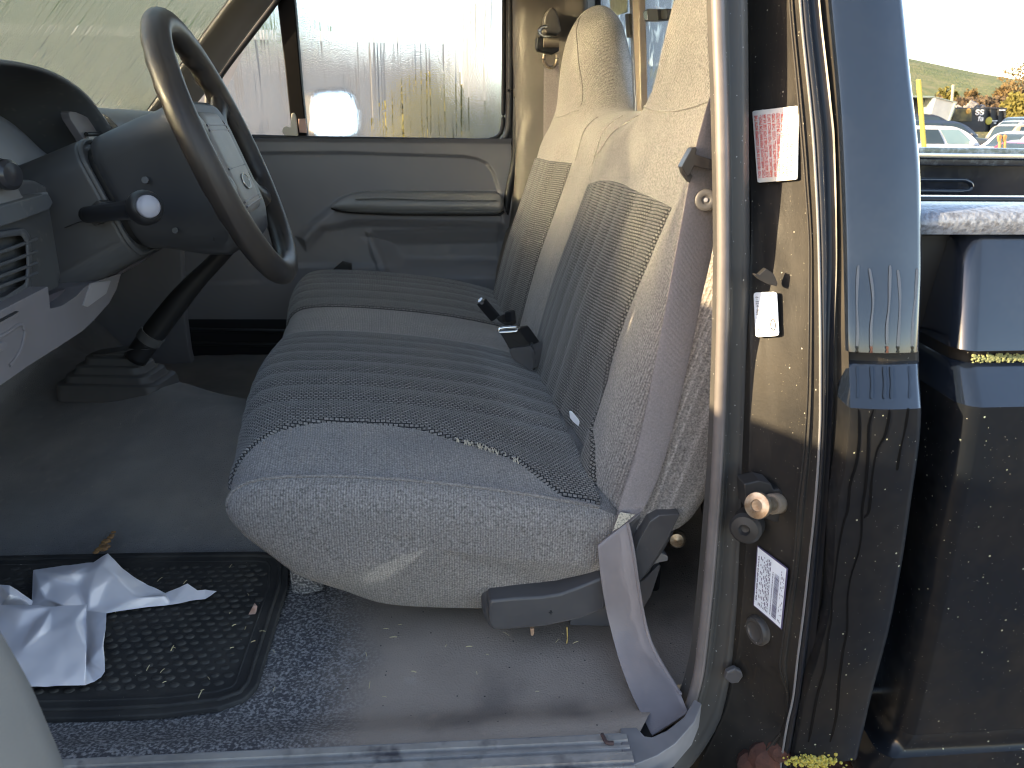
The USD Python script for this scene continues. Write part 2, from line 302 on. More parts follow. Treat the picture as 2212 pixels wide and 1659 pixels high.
def cloth(name, base, base2, weave=None, knit=0.0022, grain=(.55, 1.4)):
    """knitted seat cloth from the mesh's own st coordinates (metres). weave=(dark, light, width, height): coarse loops"""
    n = {"t": ("texture_coordinate", {}), "g": ("geometry", {}), "p": ("principled_bsdf", {"roughness": .92, "sheen_weight": .25, "sheen_roughness": .4, "specular_ior_level": .2}),
         "n": ("noise_texture", {"scale": 5., "detail": 4.}), "r": ("map_range", {"from_min": .38, "from_max": .66}), "m": ("mix_color", {"a": base, "b": base2}),
         "f": ("noise_texture", {"scale": 420., "detail": 2.}), "fr": ("map_range", {"from_min": .3, "from_max": .7, "to_min": grain[0], "to_max": grain[1]}), "mm": ("mix_color", {"blend_type": "multiply", "fac": 1.0, "use_clamp": False, "use_clamp_result": False}),
         "b": ("bump", {"strength": .7, "distance": .0012})}
    l = [("g.position", "n.vector"), ("n.fac", "r.value"), ("r.result", "m.fac"), ("g.position", "f.vector"), ("f.fac", "fr.value"), ("m.result", "mm.a"), ("fr.result", "mm.b"), ("b.normal", "p.normal")]
    if weave:
        d, li, w, h = weave
        n["k"] = ("brick_texture", {"offset": .5, "scale": 1.0, "brick_width": w, "row_height": h, "mortar_size": h*.24, "mortar_smooth": .6, "color1": li, "color2": tuple(.75*c for c in li), "mortar": d})
        n["wob"] = ("noise_texture", {"scale": 60., "detail": 1.}); n["wm"] = ("mix_vector", {"fac": .0022})
        n["mk"] = ("mix_color", {"blend_type": "multiply", "fac": 1.0, "use_clamp": False, "use_clamp_result": False})
        n["st"] = ("noise_texture", {"scale": 4., "detail": 3.}); n["str"] = ("map_range", {"from_min": .4, "from_max": .62, "to_min": 1.0, "to_max": .8})
        l += [("t.UV", "wob.vector"), ("t.UV", "wm.a"), ("wob.color", "wm.b"), ("wm.result", "k.vector"), ("k.color", "mk.a"), ("fr.result", "mk.b"), ("mk.result", "p.base_color"), ("k.fac", "inv.color")]
        n["inv"] = ("invert", {}); l += [("inv.color", "b.height")]
    else:
        n["w"] = ("wave_texture", {"wave_type": "bands", "bands_direction": "x", "scale": 1/(knit*20/6.283)/1.0, "distortion": 2.0, "detail": 1.0, "detail_scale": 30.})
        n["wr"] = ("map_range", {"to_min": .80, "to_max": 1.12}); n["m3"] = ("mix_color", {"blend_type": "multiply", "fac": 1.0, "use_clamp": False, "use_clamp_result": False})
        l += [("t.UV", "w.vector"), ("w.fac", "wr.value"), ("mm.result", "m3.a"), ("wr.result", "m3.b"), ("m3.result", "p.base_color"), ("w.fac", "b.height")]
    return usdkit.material(stage, '/World/Looks/'+name, n, l, surface="p.BSDF")
plain_m = cloth('seat_cloth_plain', (.285, .262, .245), (.24, .222, .21), knit=.0030)
weave_m = cloth('seat_cloth_weave', (.2, .2, .2), (.2, .2, .2), weave=((.020, .021, .023), (.235, .220, .206), .0064, .0044))
weave2_m = cloth('seat_cloth_weave_upright', (.2, .2, .2), (.2, .2, .2), weave=((.028, .028, .028), (.235, .221, .206), .0044, .0042))
belt_m = cloth('belt_webbing', (.275, .240, .245), (.235, .208, .212), knit=.0016, grain=(.85, 1.12))
beltlow_m = mat('belt_sleeve', (.225, .20, .205), .5, (.19, .168, .172), 14, bump=.2, bscale=500, fine=((.07, .05, .06), 24, .68, .8))

def wet_glass(name, tint, clear, cloud, streak=(140., 7.), rough=.42, ior=1.18, smax=.8, drops=.8, scatter=None):
    """condensation on glass: part clear, part rough (blurs what lies behind), part milky; runs of water leave clearer lines. st: u across, v down the slope"""
    n = {"t": ("texture_coordinate", {}), "mp": ("mapping", {"scale": (streak[0], streak[1], 1.)}), "n": ("noise_texture", {"scale": 1.0, "detail": 2., "distortion": .35}),
         "r": ("map_range", {"from_min": .555, "from_max": .61}), "big": ("noise_texture", {"scale": 7., "detail": 2.}), "br": ("map_range", {"from_min": .34, "from_max": .48}),
         "mul": ("math", {"math_type": "multiply"}), "v": ("voronoi_texture", {"scale": 420., "feature": "smooth_f1"}), "b": ("bump", {"strength": drops, "distance": .003}),
         "tr": ("transparent_bsdf", {"color": tint}), "rf": ("refraction_bsdf", {"color": tint, "roughness": rough, "IOR": ior}), "tl": ("translucent_bsdf", {"color": scatter or tint}),
         "gl": ("glossy_bsdf", {"roughness": .15, "color": (.8, .8, .8)}), "m1": ("mix_closure", {"fac": cloud}), "m2": ("mix_closure", {}), "m3": ("mix_closure", {"fac": .04}),
         "cl": ("map_range", {"from_min": 0., "from_max": 1., "to_min": 1-clear, "to_max": smax*(1-clear)})}
    l = [("t.UV", "mp.vector"), ("mp.vector", "n.vector"), ("n.fac", "r.value"), ("t.UV", "big.vector"), ("big.fac", "br.value"), ("r.result", "mul.value1"), ("br.result", "mul.value2"),
         ("t.UV", "v.vector"), ("v.distance", "b.height"), ("b.normal", "rf.normal"), ("b.normal", "gl.normal"),
         ("rf.BSDF", "m1.closure1"), ("tl.BSDF", "m1.closure2"), ("mul.value", "cl.value"), ("cl.result", "m2.fac"), ("tr.BSDF", "m2.closure1"), ("m1.closure", "m2.closure2"), ("m2.closure", "m3.closure1"), ("gl.BSDF", "m3.closure2")]
    return usdkit.material(stage, '/World/Looks/'+name, n, l, surface="m3.closure")
screen_m = wet_glass('dewy_windshield', (.58, .63, .60), .12, .09, streak=(150., 6.), rough=.40, ior=1.12, scatter=(.085, .17, .19))
side_m = wet_glass('steamed_side_glass', (.88, .90, .90), .05, .09, streak=(250., 3.0), rough=.12, smax=.52, drops=.30)
rear_m = wet_glass('dewy_rear_glass', (.62, .64, .68), .10, .75, streak=(40., 30.), scatter=(.33, .35, .37))

# ================================================================== THE TRUCK
TR = thing('pickup_truck', 'dark pickup truck with its driver door open, grey cloth bench seat inside', 'pickup truck', (0, 1.4, 0))
X = np.array([1., 0, 0]); Y = np.array([0, 1., 0]); Z = np.array([0, 0, 1.])

# ---- cab shell: floor, roof, windshield, far side
shell = part(TR, 'cab_shell')
def floor_z(x, y):
    ridge = 1.445 + np.clip(-.51-x, -.20, .5)*.75
    up = smoothstep(1.02, ridge-.04, y); dn = smoothstep(ridge+.03, ridge+.20, y)
    z = .728 + .132*up - .16*dn
    z = z + .010*np.exp(-((y-ridge+.06)/.05)**2)
    z = z + .020*smoothstep(.70, .635, y)
    z = z + np.clip(-.80-x, 0, 1)*.8*smoothstep(-.80, -.95, x)
    return z
gx, gy = np.linspace(-1.15, .47, 90), np.linspace(.60, 2.24, 130)
GX, GY = np.meshgrid(gx, gy, indexing='ij')
GY = np.maximum(GY, .60+.115*smoothstep(.17, .27, GX)+(GY-.60)*.02)
bumpy = (meshkit.fbm(np.stack([GX*9, GY*9, GX*0], -1), 3, 3)-.5)*.012
under = smoothstep(-.30, -.2, GX)*(1-smoothstep(1.05, 1.2, GY))
GZ = floor_z(GX, GY)+bumpy*(1-.7*under)
FL = np.stack([GX, GY, GZ], -1)
split = 47  # x about -.30: carpet in front, vinyl under the seat
i0 = int(np.searchsorted(gx, -.262))
j0 = int(np.searchsorted(gy, .765))
put(shell, 'floor_carpet', grid(FL[:i0+1, j0:]), carpet_m, True)
_a, _b = grid(FL[:, :j0+1]), grid(FL[i0:, j0:])
put(shell, 'floor_vinyl', [_a, _b], floor_m, True, label='dusty grey brown floor below the seat')
# roof, headliner and pillars (mostly above the frame)
put(shell, 'roof', rbox((-.36, .66, 1.80), (.46, 2.34, 1.83), .012), paint_m)
put(shell, 'headliner', rbox((-.33, .68, 1.785), (.44, 2.26, 1.797), .004), dome_m)
rearx = lambda y: .455-.03*(y-.6)
put(shell, 'rear_wall', rbox((.42, .80, .62), (.44, 2.26, 1.36), .008), black_m)
put(shell, 'rear_header', rbox((.36, .70, 1.70), (.43, 2.26, 1.79), .02), pil_m)
fw_ = rbox((-1.17, .66, .70), (-1.14, 2.26, 1.36), .008)
put(shell, 'firewall', fw_, carpet_m)
# far kick panel and hinge pillar
kp = plate([(300, 500), (388, 500), (392, 560), (399, 690), (408, 760), (425, 830), (380, 870), (250, 860), (60, 860), (60, 520)], (0, .03, 0), 4, .006, y=2.14)
put(shell, 'kick_panel', kp, kick_m)
put(shell, 'kick_panel_rib', tube(spline(ats([(175, 703), (220, 735), (262, 765)], y=2.12), 12), .016), kick_m)
# windshield: base line to header
wb0, wb1 = np.array([-.70, .70, 1.355]), at(312, 240, y=2.1)+np.array([.002, .0, -.012])
wh0, wh1 = np.array([-.33, .71, 1.80]), at(492, 0, y=2.1)+(at(492, 0, y=2.1)-at(312, 240, y=2.1))*.85
a = np.linspace(0, 1, 24)[:, None, None]; b = np.linspace(0, 1, 16)[None, :, None]
WS = (1-b)*((1-a)*wb0+a*wb1)+b*((1-a)*wh0+a*wh1)
WS = WS+np.array([-.05, 0, 0])*(4*a*(1-a))*(1-.5*b)
uvw = np.stack(np.broadcast_arrays(a[..., 0]*1.5, b[..., 0]*.62), -1)
put(shell, 'windshield', grid(WS, uv=uvw), screen_m, True, label='dew covered windshield with runs of water')
put(shell, 'windshield_seal', [tube(spline(ats([(196, 226), (240, 230), (285, 237), (308, 239), (320, 231), (352, 190), (400, 127), (496, 1), (540, -60)], y=2.085), 60, kind='p'), .0045)], rubber_m)
# far A-pillar trim: a rounded post from the dash corner up to the header
La = spline(ats([(300, 262), (322, 234), (400, 128), (492, 4), (545, -66)], y=2.06), 40, kind='p')
Ra = spline(ats([(405, 246), (438, 208), (516, 100), (592, 0), (650, -74)], y=2.17), 40, kind='p')
mid = (La+Ra)/2+np.array([.008, -.045, .0])
A = np.stack([np.stack([La, La*.72+mid*.28+[0, -.024, 0], mid, mid*.3+Ra*.7+[0, -.012, 0], Ra, (La+Ra)/2+[0, .06, 0]], 1)[i] for i in range(40)])
A = np.stack([spline(r, 24, closed=True) for r in A])
put(shell, 'windshield_pillar', capped(A), pil_m, True, label='grey trim of the far windshield pillar')
put(shell, 'windshield_pillar', rbox((-.40, .66, 1.68), (-.33, .71, 1.80), .02), pil_m)

put(shell, 'hinge_pillar', rbox((-.90, .555, .50), (-.775, .67, 1.335), .02), paint_m)
put(shell, 'hinge_pillar', rbox((-.90, 2.15, .50), (-.775, 2.34, 1.36), .02), paint_m)
put(shell, 'cowl', rbox((-1.15, .62, 1.20), (-.74, 2.30, 1.335), .03), paint_m)
put(TR, 'engine_hood', rbox((-2.35, .62, 1.08), (-1.16, 2.32, 1.30), .08), paint_m)
put(TR, 'front_fender', rbox((-2.40, .50, .55), (-.905, .80, 1.24), .06), paint_m)
put(TR, 'front_fender', rbox((-2.40, 2.16, .55), (-.905, 2.40, 1.24), .06), paint_m)
put(shell, 'pillar_base', rbox((-.82, 2.13, 1.30), (-.69, 2.25, 1.42), .02), pil_m)
put(shell, 'roof_rail', rbox((-.45, 2.08, 1.725), (.45, 2.30, 1.80), .02), pil_m)
put(shell, 'pillar_base', rbox((-.84, .545, 1.28), (-.73, .665, 1.42), .02), paint_m)
put(TR, 'windshield_post', tube([(-.76, .668, 1.33), (-.60, .672, 1.50), (-.45, .678, 1.67), (-.34, .69, 1.80)], .031, 12), paint_m, True)

for wx in (-1.72, 1.75):
    for wy in (.70, 2.24):
        W_ = part(TR, 'wheel'); sg_w = -1 if wy < 1.5 else 1
        put(W_, 'tyre', lathe([(.20, .10), (.33, .115), (.37, .10), (.385, .05), (.385, -.05), (.37, -.10), (.2, -.10)], (wx, wy, .385), (0, sg_w, 0), 28), rubber_m)
        put(W_, 'rim', lathe([(.01, .07), (.07, .085), (.10, .05), (.17, .06), (.205, .10), (.205, 0)], (wx, wy, .385), (0, sg_w, 0), 24), steel_m)

# ---- dashboard
D = part(TR, 'dashboard', 'dark grey plastic dashboard')
pad = np.array([(-.78, 1.345), (-.72, 1.372), (-.62, 1.374), (-.555, 1.360), (-.535, 1.335), (-.545, 1.29), (-.60, 1.20), (-.78, 1.18)])
padc = spline(pad, 48, closed=True)
ys = np.linspace(1.40, 2.12, 14)
put(D, 'top_pad', capped(np.stack([np.c_[padc[:, 0]-.09*(y-1.4), np.full(48, y), padc[:, 1]] for y in ys])), hood_m, 40)
put(D, 'defrost_ledge', plate([(150, 222), (200, 224), (250, 231), (312, 240), (340, 262), (336, 272), (230, 257), (150, 250)], (-.0, .03, -.004), 3, .004, y=2.0), trim_m)
low = np.array([(-.60, 1.20), (-.575, 1.16), (-.585, 1.12), (-.66, 1.10), (-.80, 1.12), (-.80, 1.22)])
lc = spline(low, 36, closed=True)
put(D, 'passenger_panel', capped(np.stack([np.c_[lc[:, 0]-.09*(y-1.4), np.full(36, y), lc[:, 1]] for y in ys])), dash_m, 40)
# instrument hood: arched brow
oy = np.array([.70, .76, .84, .93, 1.03, 1.13, 1.22, 1.29, 1.345, 1.385, 1.42, 1.445]); oz = np.array([1.24, 1.33, 1.385, 1.412, 1.421, 1.424, 1.418, 1.403, 1.380, 1.352, 1.318, 1.27])
arc = spline(np.c_[oy, oz], 60); cyz = np.array([1.10, 1.27])
def arcat(x, k, dz=0): q = cyz+(arc-cyz)*k; return np.c_[np.full(60, x), q[:, 0], q[:, 1]+dz]
hood = np.stack([arcat(-.80, .97, -.035), arcat(-.72, .99, -.012), arcat(-.64, 1.0, 0), arcat(-.575, 1.0, .001), arcat(-.556, .997, 0), arcat(-.547, .985, 0), arcat(-.5455, .962, 0), arcat(-.549, .945, 0), arcat(-.56, .937, 0), arcat(-.60, .915, -.002), arcat(-.655, .87, -.004), arcat(-.70, .83, -.004)])
put(D, 'instrument_hood', grid(hood), hood_m, True)
# gauge face and its lens, grey surround on the right
gf = cyz+(arc-cyz)*.88; gface = np.vstack([np.c_[np.full(60, -.695), gf], [[-.695, gf[-1, 0], 1.16]], [[-.695, gf[0, 0], 1.16]]])
put(D, 'gauge_panel', slab(gface, (-.01, 0, 0), .002), gauge_m)
def lerp3(a, b, n): return np.linspace(a, b, n)
q1 = ats([(150, 352), (178, 352), (243, 318), (238, 296), (205, 258), (152, 238), (148, 262), (170, 300)], x=-.60)
put(D, 'switch_surround', plate([(147, 240), (165, 242), (200, 258), (232, 285), (256, 318), (240, 345), (205, 350), (192, 325), (178, 298), (152, 258)], (-.012, .0, 0), 4, .004, x=-.566), low_m)
for pts in ([(190, 292), (210, 294), (221, 317), (200, 316)], [(213, 294), (231, 297), (244, 322), (228, 325)], [(201, 319), (224, 319), (233, 333), (208, 334)]):
    put(D, 'switch', plate(pts, (-.01, 0, 0), 1.5, .002, x=-.562), white_pl)
put(D, 'switch_frame', tube(spline(ats([(186, 290), (228, 289), (240, 300), (255, 326)], x=-.562), 24, kind='p'), .0035), black_m)
# lower cluster slope (grey) and the lens lip
sl = np.stack([spline(np.array([at(-40, 230, x=-.66), at(20, 262, x=-.66), at(70, 305, x=-.66), at(112, 345, x=-.66), at(150, 362, x=-.66)]), 30),
               spline(np.array([at(-40, 330, x=-.56), at(10, 345, x=-.56), at(60, 365, x=-.56), at(110, 380, x=-.56), at(160, 372, x=-.56)]), 30)])
slo = np.stack([sl[0]*(1-t)+sl[1]*t+np.array([0, 0, .014])*np.sin(np.pi*t) for t in np.linspace(0, 1, 12)])
put(D, 'cluster_shelf', grid(slo), inner_m, True)
put(D, 'amber_tab', rbox(at(160, 350, x=-.60)-[.004, .008, .005], at(160, 350, x=-.60)+[.004, .009, .004], .002), amber_m)
put(D, 'cup_ring', tube(spline(ats([(55, 385), (62, 376), (80, 371), (104, 372)], x=-.545), 16), .0025), trim_m)
# dash face left of the column
put(D, 'face_panel', plate([(-60, 390), (30, 392), (74, 388), (102, 402), (114, 425), (128, 475), (138, 545), (128, 625), (108, 662), (60, 668), (-60, 740)], (-.16, 0, 0), 10, .014, x=-.515), dash_m)
put(D, 'ledge', plate([(-60, 402), (28, 382), (46, 420), (52, 428), (104, 414), (106, 424), (60, 438), (-60, 470)], (-.05, 0, 0), 3, .005, x=-.507), inner_m)
put(D, 'padded_rail', plate([(-60, 452), (-2, 447), (96, 419), (106, 420), (115, 438), (108, 452), (60, 470), (-60, 512)], (-.03, 0, 0), 5, .012, x=-.497), hood_m)
put(D, 'headlight_knob', lathe([(.004, -.02), (.010, -.018), (.012, -.006), (.016, .0), (.0175, .006), (.017, .012), (.013, .016), (.004, .017)], at(4, 378, x=-.50), (.9, -.3, .05)), blackg_m)
put(D, 'knob_bezel', plate([(-60, 330), (12, 345), (34, 395), (40, 410), (24, 416), (-60, 430)], (-.02, 0, 0), 5, .005, x=-.513), colm)
# vent with slats
vb = round_px([(-70, 508), (52, 492), (66, 510), (70, 560), (66, 620), (56, 645), (10, 668), (-70, 690)], 8); vi = round_px([(-60, 522), (46, 508), (55, 525), (57, 570), (54, 612), (12, 640), (-60, 660)], 6)
k = min(len(vb), 60)
vo3 = np.array([at(*p, x=-.498) for p in np.array(Polygon(vb).exterior.segmentize(4).coords)[:-1]]); ring = Polygon(vb).exterior
inn = Polygon(vi).exterior; T = np.linspace(0, 1, 121)[:-1]
def poly_at(r, t, x): q = [r.interpolate(s, normalized=True) for s in t]; return np.array([at(p.x, p.y, x=x) for p in q])
def starts(r): # roll so that both rings start at the same corner
    c = np.array(r.coords)[:-1]; s = np.argmin(c[:, 0]+c[:, 1]); c = np.roll(c, -s, 0); return Polygon(c).exterior
ro, ri = starts(ring), starts(inn)
bez = np.stack([poly_at(ro, T, -.515), poly_at(ro, T, -.500), poly_at(ro, T, -.497)*.7+poly_at(ri, T, -.497)*.3, poly_at(ri, T, -.497), poly_at(ri, T, -.503), poly_at(ri, T, -.545)])
put(D, 'vent_bezel', grid(bez, closed_v=True), dash_m, 40)
for i, yy in enumerate((540, 567, 592, 614)):
    p0, p1 = at(-40, yy+20, x=-.512), at(57, yy-16, x=-.512)
    put(D, 'vent_slat', sweep(np.linspace(p0, p1, 8), rrect(.016, .0022, .002), up=(-.35, 0, 1)), dash_m)
for q in ([(34, 562), (42, 548), (46, 560), (40, 575)], [(24, 583), (48, 572), (52, 580), (30, 596)], [(14, 628), (53, 603), (54, 622), (16, 642)]):
    put(D, 'paper_shred', plate(q, (-.002, 0, 0), 0, .0005, x=-.516), scrap_m)
# pale lower panel with pocket cut
put(D, 'lower_panel', plate([(-80, 715), (0, 672), (104, 618), (109, 667), (135, 660), (165, 640), (182, 622), (196, 612), (262, 590), (252, 625), (236, 655), (205, 690), (180, 714), (130, 747), (62, 790), (-80, 890)], (-.14, .0, 0), 2, .003, x=-.478), low_m)
put(D, 'pocket', plate([(180, 660), (196, 612), (240, 606), (230, 634), (190, 663)], (-.002, 0, 0), 1, .0005, x=-.4765), kick_m)
put(D, 'pocket', plate([(104, 600), (200, 560), (200, 640), (112, 672)], (-.01, 0, 0), 0, .001, x=-.55), black_m)
put(D, 'column_bracket', plate([(100, 640), (210, 598), (318, 540), (345, 540), (300, 572), (205, 622), (160, 655), (108, 668)], (-.05, 0, .0), 4, .012, x=-.50), mat('bracket', (.052, .045, .052), .5))
put(D, 'fuse_cover', tube(spline(ats([(-20, 738), (20, 716), (36, 704), (48, 702), (52, 716), (50, 735), (42, 760), (20, 790)], x=-.4775), 40, kind='p'), .002), low_m)
put(D, 'cover_handle', plate([(-20, 705), (40, 672), (46, 676), (40, 682), (-20, 716)], (-.004, 0, 0), 1, .001, x=-.4768), low_m)
put(D, 'cover_slot', plate([(-20, 702), (36, 672), (42, 672), (36, 677), (-20, 708)], (-.003, 0, 0), 0, .0004, x=-.4760), black_m)
put(D, 'cover_latch', plate([(-20, 748), (10, 738), (17, 742), (10, 756), (-20, 770)], (-.012, 0, 0), 2, .003, x=-.470), low_m)
put(D, 'bracket_screw', lathe([(.0005, .003), (.004, .0025), (.005, 0), (.005, -.004)], at(206, 601, x=-.495), (1, -.4, .3), 12), chrome_m)

# ---- steering wheel and column
SC = np.array([-.298, 1.15, 1.309]); E1 = np.array([.362, 0, -.932]); E1 /= np.linalg.norm(E1); NW = np.array([.932, 0, .362]); NW /= np.linalg.norm(NW)
C0 = (E1.copy(), Y.copy(), NW.copy()); _c, _s = math.cos(math.radians(5)), math.sin(math.radians(5)); RZ = np.array([[_c, -_s, 0], [_s, _c, 0], [0, 0, 1]])
E1, Y, NW = RZ@E1, RZ@Y, RZ@NW
SW = part(TR, 'steering_wheel', 'worn dark steering wheel')
def wp(r, phi, n=0.): return SC+r*(np.cos(phi)*E1+np.sin(phi)*Y)+n*NW   # phi 0 = lowest point, 90 = far side
ph = np.linspace(0, 2*np.pi, 181)[:-1]
path = np.array([wp(.177, p) for p in ph]); a16 = np.arange(20)/20*2*np.pi
grip = np.zeros(180)
for c0 in (np.radians(132), np.radians(228)):
    w = np.exp(-(((ph-c0+np.pi) % (2*np.pi)-np.pi)/.45)**4); grip += w*np.cos((ph-c0)*28)
for c0 in (np.radians(68), np.radians(292)):
    w = np.exp(-(((ph-c0+np.pi) % (2*np.pi)-np.pi)/.30)**4); grip += w*np.cos((ph-c0)*28)
rad = np.stack([np.cos(ph)*E1[i]+np.sin(ph)*Y[i] for i in range(3)], 1)
P = np.zeros((180, 20, 3))
for j, aa in enumerate(a16):
    back = max(0, -np.sin(aa+.9))  # inner front side carries the finger bumps
    rr = .0190+.0018*grip*back
    P[:, j] = path+(rr*np.cos(aa))[:, None]*rad+(rr*.92*np.sin(aa))[:, None]*NW
put(SW, 'rim', grid(P, closed_u=True, closed_v=True), rim_m, True)
for pd in (116, 62, 244, 298):
    p = np.radians(pd); ctr = -.012
    L = [wp(.170, p-.16, .0), wp(.150, p-.115, -.006), wp(.120, p-.13, -.008), wp(.085, p-.30, -.008)]
    R = [wp(.170, p+.16, .0), wp(.150, p+.115, -.006), wp(.120, p+.13, -.008), wp(.085, p+.30, -.008)]
    l, r = spline(L, 16), spline(R, 16); s = np.linspace(0, 1, 9); prof = np.sqrt(np.clip(1-(2*s-1)**2, 0, 1))
    up = l[:, None]*(1-s)[None, :, None]+r[:, None]*s[None, :, None]+(prof*.011)[None, :, None]*NW
    dn = (l[:, None]*(1-s)[None, :, None]+r[:, None]*s[None, :, None]-(prof*.011)[None, :, None]*NW)[:, ::-1][:, 1:-1]
    put(SW, 'spoke', capped(np.concatenate([up, dn], 1)), rim_m, True)
# hub pad: rounded, pale, with ridges
def hubsec(n, k, off=0): q = rrect(.080*k, .098*k, .035*k, 7); return SC+q[:, :1]*E1+q[:, 1:]*Y*.86+n*NW+off*E1
put(SW, 'hub_pad', capped(np.stack([hubsec(-.016, .90, .012), hubsec(-.006, .90, .012), hubsec(-.001, .885, .012), hubsec(.002, .85, .012), hubsec(.004, .76, .012), hubsec(.0045, .5, .012)])), pad_m, 40)
for u in (-.058, -.050, .012, .074, .066):
    put(SW, 'pad_groove', tube(np.linspace(SC+(u*.85+.010)*E1-.070*Y+.0030*NW, SC+(u*.85+.010)*E1+.070*Y+.0030*NW, 6), .0016), low_m if abs(u) > .03 else dash_m)
em = np.array([[math.cos(t)*.011, math.sin(t)*.024] for t in np.linspace(0, 2*np.pi, 33)[:-1]])
put(SW, 'emblem', slab(SC+em[:, :1]*E1+em[:, 1:]*Y+.0062*NW+.042*E1, -NW*.003, .001), dash_m)
put(SW, 'emblem_ring', tube(SC+em[:, :1]*E1+em[:, 1:]*Y+.0062*NW+.042*E1, .0009, closed=True, up=NW), chrome_m)
E1, Y, NW = C0
ST = part(TR, 'steering_column', 'dark plastic steering column cover')
def csec(L, h1, h2, off, rr=.5): q = rrect(h1, h2, min(h1, h2)*rr, 8); return SC+q[:, :1]*E1+q[:, 1:]*Y-L*NW+off*E1
put(ST, 'hub_cover', capped(np.stack([csec(.004, .082, .092, .012, .4), csec(.012, .096, .100, .018, .4), csec(.024, .101, .098, .022, .4), csec(.045, .102, .090, .024, .45), csec(.075, .098, .080, .018, .5), csec(.105, .089, .074, .010, .5), csec(.132, .081, .071, .003, .5), csec(.142, .0795, .0695, .002, .5), csec(.148, .076, .066, .002, .5), csec(.150, .066, .058, .002, .5)])), colm, 40)
put(ST, 'neck_ring', capped(np.stack([csec(.145, .069, .060, .002), csec(.165, .069, .060, .002)])), black_m, 40)
put(ST, 'shroud', capped(np.stack([csec(.158, .070, .062, .002), csec(.160, .080, .070, .002), csec(.166, .084, .073, .003), csec(.22, .086, .076, .006), csec(.30, .092, .082, .012), csec(.40, .10, .09, .02)])), colm, 40)
put(ST, 'shroud_lip', grid(np.stack([csec(.1575, .0765, .0665, .002), csec(.1545, .0795, .0695, .002), csec(.156, .0825, .0725, .002), csec(.160, .0832, .0728, .002)]), closed_v=True), colm, True)
put(ST, 'shroud_seam', tube(spline(ats([(140, 492), (170, 480), (200, 470)], y=1.068), 12), .0008), black_m)
put(ST, 'cover_seam', tube(spline(ats([(395, 360), (430, 430), (460, 500), (463, 520)], y=1.062), 20), .001), black_m)
for pp, rr in (((313, 389), .0045), ((378, 498), .004)):
    put(ST, 'bolt_hole', lathe([(rr, .0), (rr*1.05, -.002), (rr*.7, -.004), (rr*.3, -.0045)], at(*pp, y=1.063), (0, -1, .2), 16), colm)
sb, se = at(196, 462, y=1.066), at(312, 449, y=.955)
put(ST, 'stalk_boot', plate([(181, 459), (208, 434), (228, 437), (238, 455), (214, 483), (206, 489), (196, 482)], (0, .02, 0), 3, .004, y=1.056), rubber_m)
put(ST, 'stalk_boot', plate([(187, 461), (209, 440), (224, 442), (230, 455), (209, 479), (198, 476)], (0, .01, 0), 3, .003, y=1.052), black_m)
stp = np.linspace(sb+[.0, -.012, 0], se, 14); put(ST, 'stalk', tube(stp, np.linspace(.0105, .0125, 14), 14), blackg_m, True)
dv = (se-sb)/np.linalg.norm(se-sb); dv2 = dv*.75+np.array([.15, -.5, .12]); dv2 /= np.linalg.norm(dv2)
put(ST, 'stalk_knob', lathe([(.002, -.028), (.012, -.026), (.0175, -.016), (.0205, -.002), (.0205, .006), (.0185, .014), (.0155, .0175), (.0135, .018)], se, dv2), black_m, 50)
put(ST, 'stalk_cap', lathe([(.0136, .016), (.0134, .020), (.0115, .0225), (.006, .0238), (.0008, .024)], se, dv2), cap_m, 50)
put(ST, 'cap_ring', lathe([(.0148, .0165), (.0152, .0195), (.0138, .0205), (.0136, .017)], se, dv2), black_m, 50)

# ---- gear lever
GL = part(TR, 'gear_lever', 'black gear lever rising from a stepped rubber boot')
bc = at(256, 828, z=.868); bx = np.array([.993, -.12, 0]); by = np.array([.12, .993, 0])
def bsec(z, hx, hy, r, dx=0, dy=0): q = rrect(hx, hy, r, 5); return bc+q[:, :1]*bx+q[:, 1:]*by+np.array([dx, dy, z])
secs = [bsec(-.02, .100, .056, .02)]
hx, hy = .100, .056
for kk in range(4):
    z = .002+.0155*kk
    secs += [bsec(z, hx, hy, .022), bsec(z+.009, hx-.002, hy-.002, .022), bsec(z+.0125, hx-.008, hy-.006, .02), bsec(z+.0125, hx-.0145, hy-.0085, .016)]; hx -= .0165; hy -= .0085
NK = at(312, 748, y=1.42)-bc
secs += [bsec(.064, hx, hy, .016, .0)]+[bsec(.064+(NK[2]-.064)*t, .034-.012*t, .026-.005*t, .014-.002*t, NK[0]*t**.8, NK[1]*t**.8) for t in (.15, .4, .7, 1.0)]
put(GL, 'boot', capped(np.stack(secs)), boot_m, 35)
g0 = secs[-1].mean(0); lev = spline([at(292, 775, y=1.42), at(330, 722, y=1.42), at(362, 680, y=1.42), at(430, 600, y=1.42), at(490, 538, y=1.42), at(540, 470, y=1.42)], 40)
put(GL, 'lever', tube(lev, np.interp(np.arange(40), [0, 8, 16, 24, 39], [.021, .0215, .020, .0155, .011]), 16), black_m, True)
put(GL, 'collar', tube(lev[5:8], .0235, 16), boot_m, 40)

# ---- passenger door
PD = part(TR, 'passenger_door', 'grey passenger door seen from inside')
yd = 2.20
put(PD, 'steel_inner', plate([(396, 670), (640, 680), (1100, 690), (1100, 860), (470, 850), (440, 835), (425, 815), (412, 770)], (0, .05, 0), 5, .006, y=yd+.012), frostw_m)
put(PD, 'door_lip', tube(spline(ats([(405, 705), (412, 760), (424, 805), (440, 828), (480, 840), (700, 860)], y=yd-.0), 40, kind='p'), .006), mat('gloss_lip', (.02, .02, .022), .12))
for yy in (712, 742): put(PD, 'steel_rib', tube(np.linspace(at(405, yy, y=yd+.010), at(800, yy+6, y=yd+.010), 8), .006), frostw_m)
